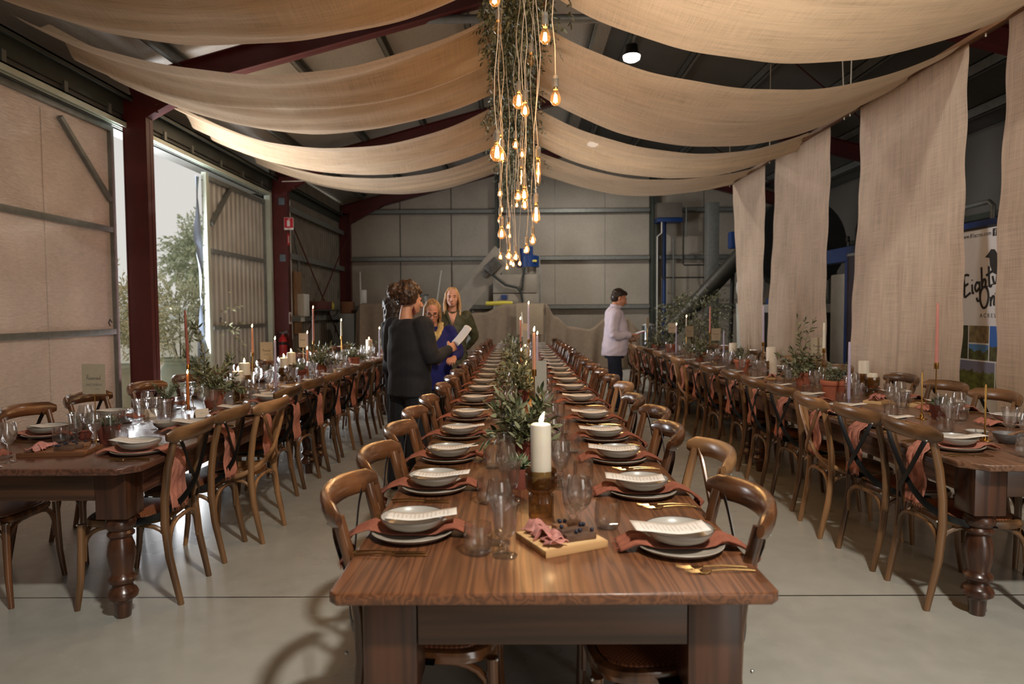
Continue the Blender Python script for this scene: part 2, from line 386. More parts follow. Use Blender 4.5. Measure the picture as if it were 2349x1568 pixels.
# insulated door leaf on the left, pushed toward the camera
d = struct_group('door_1')
xd = XL-.12
b = MB(); b.box(xd-.012, xd, 3.0, 8.5, .03, 3.8); struct(b, 'lining', M_foildoor, d, smooth=False)
for y in (3.0, 8.46): struct(MB().box(xd-.03, xd+.045, y, y+.07, .02, 3.83, .006), 'stile', M_galv, d)
for z in (3.76, 2.5, 1.22, .02): struct(MB().box(xd-.002, xd+.045, 3.07, 8.46, z, z+.07, .006), 'rail', M_galv, d)
for y in (5.0, 6.15, 7.3): struct(MB().box(xd-.002, xd+.008, y-.02, y+.02, .09, 3.7), 'seam_strip', M_foildoor, d, smooth=False)
struct(MB().tube([(xd+.03, 7.55, 3.68), (xd+.03, 8.44, 2.9)], .035, 4, flat=(1, 1)), 'brace', M_galv, d)
struct(MB().tube([(xd+.06, 8.3, 1.33), (xd+.06, 8.27, 1.37), (xd+.06, 8.3, 1.41), (xd+.06, 8.34, 1.37)], .006, 6), 'hook', M_black, d)
# ribbed sheet-steel door leaf further along
d = struct_group('door_2')
o = sheet(11.1, 13.55, .03, 3.74, xd, .19, .03); struct(o, 'panel', M_corr, d, angle=20)
struct(MB().box(xd-.02, xd+.06, 11.0, 11.11, .02, 3.78, .006), 'lock_stile', M_alu, d)
struct(MB().box(xd-.02, xd+.06, 13.5, 13.58, .02, 3.76, .006), 'stile', M_galv, d)
for z in (3.68, 2.5, 1.22, .03): struct(MB().box(xd+.03, xd+.08, 11.12, 13.5, z-.02, z+.05, .005), 'rail', M_galv, d)
struct(MB().tube([(xd+.06, 11.9, 3.66), (xd+.06, 11.15, 2.95)], .045, 4), 'brace', M_galv, d)
struct(MB().tube([(xd+.1, 11.32, 1.33), (xd+.1, 11.29, 1.37), (xd+.1, 11.32, 1.41), (xd+.1, 11.36, 1.37)], .006, 6), 'hook', M_black, d)
# torn weather flap riveted to the edge of that leaf
b = MB()
def flap(u, v):
    w = .13 + .05*math.sin(v*9)+.03*math.sin(v*23+1)-(.06 if .55 < v < .6 else 0)-(.05 if .3 < v < .34 else 0)
    return (xd-.05-.03*math.sin(u*4+v*14), 11.0-u*w, 3.7-v*3.55)
b.grid(flap, 5, 60)
fl = b.build('weather_flap', plain('grey_blue_vinyl', srgb(120, 132, 150), .5, 0, .12, 6), angle=180)
tag(fl, 'torn grey-blue vinyl flap riveted down the edge of the ribbed sliding door', 'flap')
for k in range(14): MB().ball((xd+.0, 10.99, .2+k*.265), .011, 8, 6).build('rivet', M_galv, fl)
# jamb beside the far column
struct(MB().box(XL-.1, XL+.02, 13.62, 13.72, 0, 3.95), 'door_jamb', M_alu, smooth=False)
# portal frames
def ibeam(b, p, q, depth, width, up):
    """I-section from p to q with the web lying along 'up'"""
    p, q, up = Vector(p), Vector(q), Vector(up); t = (q-p).normalized(); w = t.cross(up).normalized()
    def slab(o0, o1, half):
        vs = []
        for e in (p, q):
            for o in (o0, o1):
                for s in (-half, half): vs.append(e + up*o + w*s)
        b.add(vs, [(0,1,3,2), (4,6,7,5), (0,4,5,1), (2,3,7,6), (0,2,6,4), (1,5,7,3)])
    slab(0, .014, width/2); slab(depth-.014, depth, width/2); slab(0, depth, .005)
for yf in (-1.8, 3.4, 8.68, 13.87, 19.05):
    b = MB(); ibeam(b, (XL+.3, yf, 0), (XL+.3, yf, rz(XL)+.12), .3, .17, (-1, 0, 0))
    b.box(XL, XL+.3, yf-.085, yf+.085, 0, .02); b.box(XL+.3, XL+.302, yf-.085, yf+.085, 0, .3)
    b.box(XL+.005, XL+.295, yf-.08, yf-.07, 0, rz(XL)+.1) if yf in (8.68, 13.87) else None
    struct(b, 'portal_column', M_red, smooth=False)
    b = MB(); ibeam(b, (XR-.3, yf, 0), (XR-.3, yf, rz(XR)+.1), .3, .17, (1, 0, 0)); struct(b, 'portal_column', M_red, smooth=False)
    for x0, x1 in ((XL+.1, APX), (APX, XR-.1)):
        tdir = Vector((x1-x0, 0, rz(x1)-rz(x0))).normalized(); up = Vector((-tdir.z, 0, tdir.x))
        b = MB(); ibeam(b, (x0, yf, rz(x0)), (x1, yf, rz(x1)), .3, .165, up)
        if x0 < 0:   # haunch under the knee
            b.add([(XL+.3, yf-.08, rz(XL+.3)), (XL+.3, yf+.08, rz(XL+.3)), (XL+.3, yf-.08, rz(XL+.3)-.26), (XL+.3, yf+.08, rz(XL+.3)-.26), (XL+1.25, yf-.08, rz(XL+1.25)), (XL+1.25, yf+.08, rz(XL+1.25))],
                  [(0,2,4), (1,5,3), (2,3,5,4), (0,1,3,2)])
            b.ball((XL+.45, yf-.09, rz(XL+.3)-.1), .02, 6, 4); b.ball((XL+.45, yf-.09, rz(XL+.3)-.2), .02, 6, 4)
        struct(b, 'rafter', M_red, smooth=False)
# roof sheets and purlins
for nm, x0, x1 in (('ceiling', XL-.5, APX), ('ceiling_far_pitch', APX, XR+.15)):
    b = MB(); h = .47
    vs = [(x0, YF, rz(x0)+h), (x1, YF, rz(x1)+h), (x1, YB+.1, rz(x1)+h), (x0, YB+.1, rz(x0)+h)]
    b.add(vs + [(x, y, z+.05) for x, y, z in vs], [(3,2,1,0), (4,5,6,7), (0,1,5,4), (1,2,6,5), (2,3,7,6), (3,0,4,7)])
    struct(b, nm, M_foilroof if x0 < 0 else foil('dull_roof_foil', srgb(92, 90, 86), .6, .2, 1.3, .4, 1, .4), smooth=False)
for x in (-4.3, -3.1, -1.9, -.7, .5, 1.3, 2.0, 3.1, 4.3, 5.5, 6.7, 7.6):
    z = rz(x)+.3
    b = MB(); b.box(x-.035, x+.035, YF, YB, z, z+.012); b.box(x-.035, x-.025, YF, YB, z, z+.17); b.box(x-.035, x+.035, YF, YB, z+.155, z+.17)
    struct(b, 'purlin', M_galv, smooth=False)
for yb in (6.2, 11.2, 16.3):
    for x0, x1 in ((XL+.3, APX), (APX, XR-.3)):
        struct(MB().tube([(x0, yb-2.5, rz(x0)+.28), (x1, yb+2.6, rz(x1)+.28)], .012, 6), 'roof_brace_rod', M_red)
struct(MB().tube([(-1.5, 8.75, rz(-1.5)+.15), (3.6, 8.75, rz(-1.5)+.12)], .055, 12), 'strut_tube', M_galv)
# right wall, front gable with its open roller door
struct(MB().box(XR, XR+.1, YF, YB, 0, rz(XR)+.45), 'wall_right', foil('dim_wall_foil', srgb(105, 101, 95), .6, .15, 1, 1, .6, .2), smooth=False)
for z in (1.65, 3.03): struct(MB().box(XR-.14, XR, YF+.3, YB-.3, z, z+.1), 'girt', M_dark, smooth=False)
for x0, x1, z0, z1 in ((XL-.1, 2.8, 0, 4.3), (5.6, XR+.1, 0, 4.3), (XL-.1, XR+.1, 4.3, 6.6)):
    struct(MB().box(x0, x1, YF-.1, YF, z0, z1), 'wall_front', M_corrdark, smooth=False)
# wind-brace rods on the far left wall
for p, q in (((XL+.2, 14.0, 3.65), (XL+.2, 18.9, .2)), ((XL+.26, 14.0, .2), (XL+.26, 18.9, 3.65))):
    struct(MB().tube([p, q], .016, 6), 'brace_rod', M_red)
# high-bay lamps under the ridge
E_lamp = plain('lamp_diffuser', (1, 1, 1), .4, emit=(1, .97, .9), es=14)
def highbay(x, y, z, power, label):
    t = thing('high_bay_lamp', label, 'lamp', (x, y, z), 0, 'high bay lamps under the ridge')
    MB().lathe([(.03, .2), (.09, .18), (.1, .08), (.13, .04), (.13, .02), (0, .02)], 28).build('housing', M_black, t)
    MB().lathe([(0, -.06), (.08, -.055), (.12, -.03), (.128, .01), (.128, .02)], 28).build('diffuser', E_lamp, t)
    MB().tube([(0, 0, .2), (0, 0, .5)], .012, 6).build('hanger', M_galv, t)
    l = bpy.data.lights.new('lamp_light', 'AREA'); l.shape = 'DISK'; l.size = .36; l.energy = power; l.color = (1, .93, .83)
    o = bpy.data.objects.new('lamp_light', l); COL.objects.link(o); o.parent = t; o.location = (0, 0, -.09)
highbay(1.75, 10.35, 5.3, 26, 'glowing round high bay lamp under the ridge, seen between two swags')
highbay(1.75, 4.9, 5.38, 70, 'round high bay lamp under the ridge hidden above the nearest curtain-side swag')
highbay(1.75, 15.6, 5.3, 150, 'added round high bay lamp lighting the back wall, unseen above the last swags')  # extra lamp added out of sight to brighten the back wall
highbay(1.4, -.5, 5.3, 380, 'round high bay lamp under the ridge behind the near end of centre table')
# ---------------------------------------------------------------- people
def loft(b, secs, n=24, e=.85, mi=0):
    vs = []; fs = []; k = len(secs)
    for (cx, cy, cz, rx, ry) in secs:
        for j in range(n):
            a = 2*PI*j/n; c, s_ = math.cos(a), math.sin(a)
            vs.append((cx+math.copysign(abs(c)**e, c)*rx, cy+math.copysign(abs(s_)**e, s_)*ry, cz))
    for i in range(k-1):
        for j in range(n): fs.append((i*n+j, i*n+(j+1) % n, (i+1)*n+(j+1) % n, (i+1)*n+j))
    fs.append(tuple(range(n-1, -1, -1))); fs.append(tuple((k-1)*n+j for j in range(n)))
    return b.add(vs, fs, mi)
def limb(b, pts, rs, n=12, sub=5):
    """tapered limb through joints, rounded ends"""
    P4 = [Vector(pts[0])]+[Vector(p) for p in pts]+[Vector(pts[-1])]; R4 = [rs[0]]+list(rs)+[rs[-1]]; q = []; rr = []
    for i in range(1, len(P4)-2):
        for j in range(sub):
            u = j/sub; a, bb, c, d = P4[i-1:i+3]
            k = .5
            q.append(bb.lerp(c, u)*(1-k)+k*.5*((2*bb)+(c-a)*u+(2*a-5*bb+4*c-d)*u*u+(3*bb-a-3*c+d)*u**3)); rr.append(R4[i]*(1-u)+R4[i+1]*u)
    q.append(P4[-1]); rr.append(R4[-1])
    b.tube(q, rr, n)
    for p, r in ((pts[0], rs[0]), (pts[-1], rs[-1])): b.ball(p, r*.98, 12, 8)
def hand(b, M, side, curl=.5, s=1.0, grip=None):
    """wrist at the origin, fingers along +x, back of the hand +z, thumb toward side*y"""
    def T(p): return M @ (Vector(p)*s)
    pal = MB(); pal.ball((.045, 0, 0), (.05, .041, .015), 14, 8); pal.ball((.02, 0, 0), (.035, .03, .016), 12, 8); pal.ball((.075, 0, .001), (.02, .04, .013), 12, 8)
    b.add([tuple(T(v)) for v in pal.v], pal.f)
    for k, (y, L) in enumerate(((.031, .068), (.0105, .077), (-.0105, .072), (-.031, .056))):
        y *= side; p = Vector((.086-.004*abs(k-1.2), y, 0)); a = 0; pts = [p.copy()]; c = curl*(1+.14*k)
        for f in (.45, .32, .23):
            a += c*(.62 if f == .45 else .8); p = p+Vector((math.cos(a), .02*side*(1.5-k), -math.sin(a)))*L*f; pts.append(p.copy())
        t = MB(); rs_ = [.0092, .0088, .008, .0068]; t.tube(pts, rs_, 8)
        for q, r_ in zip(pts, rs_): t.ball(q, r_, 8, 6)
        b.add([tuple(T(v)) for v in t.v], t.f)
    pts = [Vector((.018, .026*side, -.004)), Vector((.045, .052*side, -.014)), Vector((.068, .056*side, -.02-.012*curl)), Vector((.088, .05*side, -.025-.02*curl))]
    t = MB(); t.tube(pts, [.013, .0112, .0098, .0078], 8)
    for q, r_ in zip(pts, [.013, .0112, .0098, .0078]): t.ball(q, r_, 8, 6)
    b.add([tuple(T(v)) for v in t.v], t.f)
def fuse(b, name, mat, parent, voxel=.007, smooth=3, disp=None, thick=None):
    """one continuous skin over overlapping volumes"""
    me = bpy.data.meshes.new('tmp'); me.from_pydata(b.v, [], b.f); o = bpy.data.objects.new('tmp', me); COL.objects.link(o)
    m = o.modifiers.new('r', 'REMESH'); m.mode = 'VOXEL'; m.voxel_size = voxel; m.use_smooth_shade = True
    if smooth: m = o.modifiers.new('s', 'SMOOTH'); m.iterations = smooth; m.factor = .5
    bpy.context.view_layer.update()
    me2 = bpy.data.meshes.new_from_object(o.evaluated_get(bpy.context.evaluated_depsgraph_get())); me2.name = name
    bpy.data.objects.remove(o)
    if disp:
        nv = len(me2.vertices); nn = [0.0]*(3*nv); me2.vertex_normals.foreach_get('vector', nn)
        cc = [0.0]*(3*nv); me2.vertices.foreach_get('co', cc)
        for i in range(nv):
            d = disp(Vector(cc[3*i:3*i+3]), Vector(nn[3*i:3*i+3])); cc[3*i] += d.x; cc[3*i+1] += d.y; cc[3*i+2] += d.z
        me2.vertices.foreach_set('co', cc)
    me2.materials.clear(); me2.materials.append(mat); me2.shade_smooth()
    q = bpy.data.objects.new(name, me2); COL.objects.link(q)
    if parent is not None: q.parent = parent
    return q
def skinmat(name, col): 
    return plain(name, col, .5, 0, .06, 14, sub=.12)
M_eye = plain('dark_eye', srgb(40, 30, 26), .2); M_brow = plain('brow_hair', srgb(80, 60, 44), .9)
def head_prims(b, Mh):
    h = MB()
    h.ball((0, .018, .03), (.074, .094, .092), 20, 14); h.ball((0, -.022, -.025), (.064, .074, .09), 18, 12); h.ball((0, -.04, -.078), (.042, .046, .036), 14, 10)
    h.ball((-.035, -.055, -.025), (.028, .03, .03), 10, 8); h.ball((.035, -.055, -.025), (.028, .03, .03), 10, 8)
    h.tube([(0, -.088, .012), (0, -.1, -.012), (0, -.113, -.036)], [.007, .01, .0135], 8); h.ball((0, -.108, -.037), (.017, .014, .011), 10, 8)
    h.ball((0, -.082, -.068), (.024, .012, .0065), 10, 6); h.ball((0, -.079, -.079), (.02, .012, .007), 10, 6)
    for s in (-1, 1): h.ball((s*.076, .012, -.01), (.01, .02, .031), 10, 8); h.tube([(s*.012, -.085, .022), (s*.05, -.07, .022)], .008, 8)
    b.add([tuple(Mh @ Vector(v)) for v in h.v], h.f)
def face(t, Mh, lip=(150, 84, 78), closed=False):
    for s in (-1, 1):
        e = MB().ball((s*.031, -.0835, .003), (.0125, .006, .0035 if closed else .006), 10, 6)
        e.v = [tuple(Mh @ Vector(v)) for v in e.v]; e.build('eye', M_eye, t)
        e = MB().tube([(s*.014, -.0925, .022), (s*.032, -.0895, .028), (s*.05, -.078, .023)], [.003, .0035, .002], 6)
        e.v = [tuple(Mh @ Vector(v)) for v in e.v]; e.build('eyebrow', M_brow, t)
    e = MB(); e.tube([(-.022, -.089, -.073), (-.008, -.0945, -.07), (.008, -.0945, -.07), (.022, -.089, -.073)], [.002, .0048, .0048, .002], 8)
    e.v = [tuple(Mh @ Vector(v)) for v in e.v]; e.build('lips', plain('lips', srgb(*lip), .4), t)
def hm(z, turn=0, nod=0, x=0, y=0, tilt=0, s=1.0):
    return Matrix.Translation((x, y, z)) @ Matrix.Rotation(turn, 4, 'Z') @ Matrix.Rotation(tilt, 4, 'Y') @ Matrix.Rotation(nod, 4, 'X') @ Matrix.Scale(s, 4)
def base_body(b, H, arms, legs, Mh, wide=1.0):
    """figure facing -y.  arms/legs: joint lists"""
    k = H/1.7
    head_prims(b, Mh)
    hc = Mh @ Vector((0, .025, -.08))
    limb(b, [hc, Vector((hc.x*.6, hc.y*.6+.02, 1.4*k)), (0, .02, 1.3*k)], [.05, .056, .07])
    loft(b, [(0, 0, .86*k, .13*wide, .1), (0, .0, .93*k, .165*wide, .115), (0, -.005, 1.05*k, .135*wide, .1), (0, -.005, 1.2*k, .15*wide, .105), (0, .005, 1.33*k, .17*wide, .095), (0, .015, 1.4*k, .12, .06)])
    for a in arms: limb(b, a[:3], [.052, .04, .026])
    for l in legs: limb(b, l, [.085, .055, .04][:len(l)] if len(l) == 3 else [.085, .055, .036, .03])
def foot(b, p, ang=0, L=.25):
    M = Matrix.Translation(p) @ Matrix.Rotation(ang, 4, 'Z'); f = MB()
    f.ball((0, -.05, .035), (.042, .12, .034), 14, 8); f.ball((0, .035, .045), (.036, .042, .045), 12, 8); f.v = [(x, y, max(z, .003)) for x, y, z in f.v]
    b.add([tuple(M @ Vector(v)) for v in f.v], f.f)
def wrinkle(a, f, g=1.0):
    def d(co, n):
        x, y, z = co.x*f, co.y*f, co.z*f*g; s = math.sin
        w = s(x*2.1+1.7*s(z*1.3+y))*s(z*2.4+1.3*s(y*2.2-x))+.6*s(y*4.3+1.9*s(z*2.9))*s(z*5.2+x*2.7+1.1*s(x*3.1))
        return n*w*a*.8
    return d
def curls(b, centre, rad, n, seed, size=(.014, .026), lo=-.6, keep=None):
    r = random.Random(seed); i = 0
    while i < n:
        th = r.uniform(0, 2*PI); u = r.uniform(lo, 1); s_ = math.sqrt(1-u*u)
        p = Vector((rad[0]*s_*math.cos(th), rad[1]*s_*math.sin(th), rad[2]*u))
        if keep and not keep(p): continue
        i += 1
        q = Vector(centre)+p*r.uniform(.92, 1.06); b.ball(q, r.uniform(*size), 8, 6)
def hairmat(name, a, c):
    m, nt, b = nmat(name)
    tc = coords(nt, (60, 60, 9)); nz = node(nt, 'ShaderNodeTexNoise', Scale=1.0, Detail=3.0); link(nt, tc, nz.inputs['Vector'])
    o = ramp(nt, nz.outputs['Fac'], [(.35, a), (.65, c)]); link(nt, o, b.inputs['Base Color']); b.inputs['Roughness'].default_value = .45
    bp = node(nt, 'ShaderNodeBump', Strength=.6, Distance=.006); link(nt, nz.outputs['Fac'], bp.inputs['Height']); link(nt, bp.outputs[0], b.inputs['Normal']); return m
M_hbrown = hairmat('brown_curls', srgb(28, 18, 13), srgb(82, 54, 34)); M_hdark = hairmat('dark_curls', srgb(20, 15, 14), srgb(50, 38, 34)); M_hblonde = hairmat('long_blonde_hair', srgb(160, 120, 78), srgb(222, 190, 144)); M_hash = hairmat('ash_blonde_hair', srgb(116, 86, 58), srgb(180, 146, 106)); M_hman = hairmat('short_dark_hair', srgb(24, 18, 15), srgb(54, 40, 32))
M_skA = skinmat('skin_warm', srgb(196, 142, 112)); M_skB = skinmat('skin_fair', srgb(206, 150, 128)); M_skC = skinmat('skin_light', srgb(216, 166, 146)); M_skE = skinmat('skin_tan', srgb(200, 142, 114))
M_blk = plain('charcoal_jersey', srgb(30, 30, 34), .85, 0, .1, 30, .1, 200); M_blk2 = plain('black_trouser_cloth', srgb(26, 26, 30), .8, 0, .1, 30); M_shoe = plain('black_leather', srgb(20, 19, 18), .4)
M_blue = plain('royal_blue_knit', srgb(24, 32, 112), .85, 0, .12, 40, .15, 200); M_gold_s = plain('pale_gold_scarf', srgb(200, 182, 130), .4, .15, .25, 40, .3, 80)
M_oliveb = plain('olive_blouse', srgb(62, 64, 42), .6, 0, .3, 26); M_lilac = plain('pale_lilac_shirt', srgb(206, 198, 214), .8, 0, .04, 40); M_navy = plain('navy_trousers', srgb(26, 36, 56), .85, 0, .1, 40); M_paper = plain('white_paper', srgb(226, 226, 228), .8, 0, .02)
def person(label, loc, rz_): return thing('person', label, 'person', loc, rz_)
# --- woman in charcoal, seen from behind (local figure faces -y, turned to face away and to the right)
def woman_black():
    t = person('person with pinned-up brown curls in charcoal top, back to camera, holding papers', (-.90, 5.55, 0), PI-.65)
    H = 1.72; k = H/1.7; Mh = hm(1.575, -.35, .12, 0, -.02)
    # figure's own right side is -x
    ra = [Vector((-.175, .01, 1.37)), Vector((-.235, -.02, 1.1)), Vector((-.2, -.27, 1.165))]
    la = [Vector((.175, .01, 1.37)), Vector((.235, -.01, 1.1)), Vector((.19, -.17, .98))]
    legs = [[(-.09, 0, .9), (-.095, -.01, .5), (-.1, .01, .09)], [(.09, 0, .9), (.1, -.01, .5), (.11, .03, .09)]]
    b = MB(); base_body(b, H, [ra, la], legs, Mh, 1.0)
    d = (ra[2]-ra[1]).normalized(); M = Matrix.Translation(ra[2]) @ Vector((1, 0, 0)).rotation_difference(d).to_matrix().to_4x4() @ Matrix.Rotation(PI/2*.6, 4, 'X'); hand(b, M, 1, .75)
    d = (la[2]-la[1]).normalized(); M = Matrix.Translation(la[2]) @ Vector((1, 0, 0)).rotation_difference(d).to_matrix().to_4x4(); hand(b, M, -1, .5)
    fuse(b, 'body', M_skA, t, .0055, 2)
    face(t, Mh)
    b = MB()   # loose long-sleeved top
    loft(b, [(0, 0, .79, .205, .155), (0, 0, .86, .2, .15), (0, 0, .95, .19, .14), (0, 0, 1.0, .2, .145), (0, -.005, 1.12, .21, .15), (0, 0, 1.25, .2, .142), (0, .005, 1.35, .185, .125), (0, .01, 1.4, .15, .1), (0, .015, 1.425, .105, .078)])
    for a in (ra, la): limb(b, [a[0]+Vector((0, 0, -.01)), a[1], a[1].lerp(a[2], .93)], [.088, .07, .042])
    fuse(b, 'top', M_blk, t, .009, 4, wrinkle(.007, 7, .8))
    b = MB()
    loft(b, [(0, 0, .78, .19, .14), (0, 0, .9, .185, .135)])
    for s, l in zip((-1, 1), legs): limb(b, [(l[0][0], 0, .86), (l[1][0]*1.05, 0, .5), (l[2][0]*1.1, .02, .06)], [.115, .11, .105])
    fuse(b, 'trousers', M_blk2, t, .01, 3, wrinkle(.007, 8, .4))
    for l in legs: b = MB(); foot(b, (l[2][0], l[2][1], 0)); fuse(b, 'shoe', M_shoe, t, .007, 2)
    b = MB(); hh = MB(); hh.ball((0, .03, .04), (.085, .1, .098), 18, 12); curls(hh, (0, .03, .045), (.088, .104, .1), 260, 2, lo=-.75, keep=lambda p: p.y > -.05 or p.z > .03)
    hh.ball((.02, .135, .06), (.055, .05, .06), 14, 10); curls(hh, (.02, .135, .06), (.056, .052, .06), 90, 3, (.01, .018), -1)
    b.add([tuple(Mh @ Vector(v)) for v in hh.v], hh.f); fuse(b, 'hair', M_hbrown, t, .007, 1, wrinkle(.004, 40))
    for s in (-1, 1):
        e = MB(); c = Mh @ Vector((s*.084, .0, -.045)); e.add([(c.x, c.y, c.z), (c.x+.012, c.y+.01, c.z-.04), (c.x+.004, c.y, c.z-.1), (c.x-.012, c.y-.01, c.z-.05), (c.x+.006, c.y-.006, c.z-.05), (c.x-.006, c.y+.006, c.z-.05)], [(0,1,4), (0,4,3), (3,4,2), (4,1,2), (0,5,1), (0,3,5), (3,2,5), (5,2,1)])
        e.build('leaf_earring', plain('oxblood_leather', srgb(94, 36, 28), .6), t)
    # paper sheaf held in the right hand: a thing of its own
    W_ = t.matrix_basis
    M = Matrix.Translation((-.90, 5.55, 0)) @ Matrix.Rotation(PI-.65, 4, 'Z')
    g = M @ (ra[2]+(ra[2]-ra[1]).normalized()*.09)
    for q in range(2):
        b = MB(); b.grid(lambda u, v: (.0+.13*u, (v-.5)*.2, .1*u+.03*u*u+.012*math.sin(v*3)+q*.006), 10, 6)
        o = b.build('paper_sheet', M_paper, angle=180, loc=(g.x+.0, g.y-.01-.004*q, g.z+.012)); o.rotation_euler = (.12, -.1, .3+.06*q); md = o.modifiers.new('thick', 'SOLIDIFY'); md.thickness = .0006
        tag(o, '%s sheet of white paper held out by the person in charcoal' % ('upper' if q else 'lower'), 'paper', 'sheets of paper in hand')
woman_black()
def woman_blue():
    t = person('person with glasses, royal blue cardigan and pale gold scarf, looking down', (-.9, 7.15, 0), .18)
    Mh = hm(1.475, -.05, .34, -.01, -.05)
    ra = [Vector((-.17, .0, 1.27)), Vector((-.23, -.02, 1.02)), Vector((-.05, -.2, 1.0))]; la = [Vector((.17, .0, 1.27)), Vector((.27, -.03, 1.04)), Vector((.2, -.24, 1.0))]
    legs = [[(-.09, 0, .85), (-.09, -.01, .47), (-.09, .01, .09)], [(.09, 0, .85), (.09, -.01, .47), (.09, .01, .09)]]
    b = MB(); base_body(b, 1.6, [ra, la], legs, Mh, 1.05)
    for a, s in ((ra, 1), (la, -1)):
        d = (a[2]-a[1]).normalized(); hand(b, Matrix.Translation(a[2]) @ Vector((1, 0, 0)).rotation_difference(d).to_matrix().to_4x4(), s, .8)
    fuse(b, 'body', M_skB, t, .0055, 2); face(t, Mh, (160, 92, 88), True)
    b = MB(); loft(b, [(0, 0, .66, .2, .15), (0, 0, .8, .2, .15), (0, 0, .95, .19, .145), (0, -.01, 1.1, .195, .15), (0, 0, 1.22, .185, .13), (0, .01, 1.29, .15, .1), (0, .02, 1.325, .095, .07)])
    for a in (ra, la): limb(b, [a[0]+Vector((0, 0, -.01)), a[1], a[1].lerp(a[2], .85)], [.08, .066, .045])
    fuse(b, 'cardigan', M_blue, t, .009, 4, wrinkle(.006, 8))
    b = MB(); b.tube([(.085, -.0, 1.36), (.07, -.09, 1.3), (.03, -.145, 1.22), (0, -.16, 1.14)], [.03, .034, .03, .008], 10, flat=(1, .6)); b.tube([(-.085, -.0, 1.36), (-.07, -.09, 1.3), (-.03, -.145, 1.22), (0, -.16, 1.14)], [.03, .034, .03, .008], 10, flat=(1, .6)); b.tube([(-.08, .05, 1.37), (0, .085, 1.38), (.08, .05, 1.37)], .028, 8); b.ball((0, -.135, 1.22), (.045, .025, .06))
    fuse(b, 'scarf', M_gold_s, t, .007, 2, wrinkle(.006, 26, .3))
    b = MB(); loft(b, [(0, 0, .62, .18, .13), (0, 0, .88, .18, .13)])
    for l in legs: limb(b, [l[0], l[1], (l[2][0], 0, .1)], [.1, .08, .065])
    fuse(b, 'trousers', M_blk2, t, .01, 3)
    for l in legs: b = MB(); foot(b, (l[2][0], 0, 0)); fuse(b, 'shoe', M_shoe, t, .008, 2)
    hh = MB(); hh.ball((0, .035, .045), (.083, .1, .09), 18, 12)
    for i in range(46):
        a = -.35+(PI+.7)*i/45; x, y = .08*math.cos(a), .02+.092*math.sin(a)
        hh.tube([(x*.5, y*.6, .12), (x*.98, y, .05), (x*1.08, y*1.02, -.05), (x*1.02+.006*math.sin(i*3), y*.95, -.13-.012*math.sin(i*1.7))], [.012, .016, .017, .008], 7)
    b = MB(); b.add([tuple(Mh @ Vector(v)) for v in hh.v], hh.f); fuse(b, 'hair', M_hash, t, .007, 1)
    e = MB()
    for s in (-1, 1): e.tube([(s*.034+.025*math.cos(a*PI/8), -.103, .001+.018*math.sin(a*PI/8)) for a in range(17)], .0026, 6); e.tube([(s*.058, -.1, .004), (s*.083, -.0, .004)], .0022, 6)
    e.tube([(-.01, -.104, .004), (.01, -.104, .004)], .0024, 6); e.v = [tuple(Mh @ Vector(v)) for v in e.v]; e.build('glasses', M_black, t)
woman_blue()
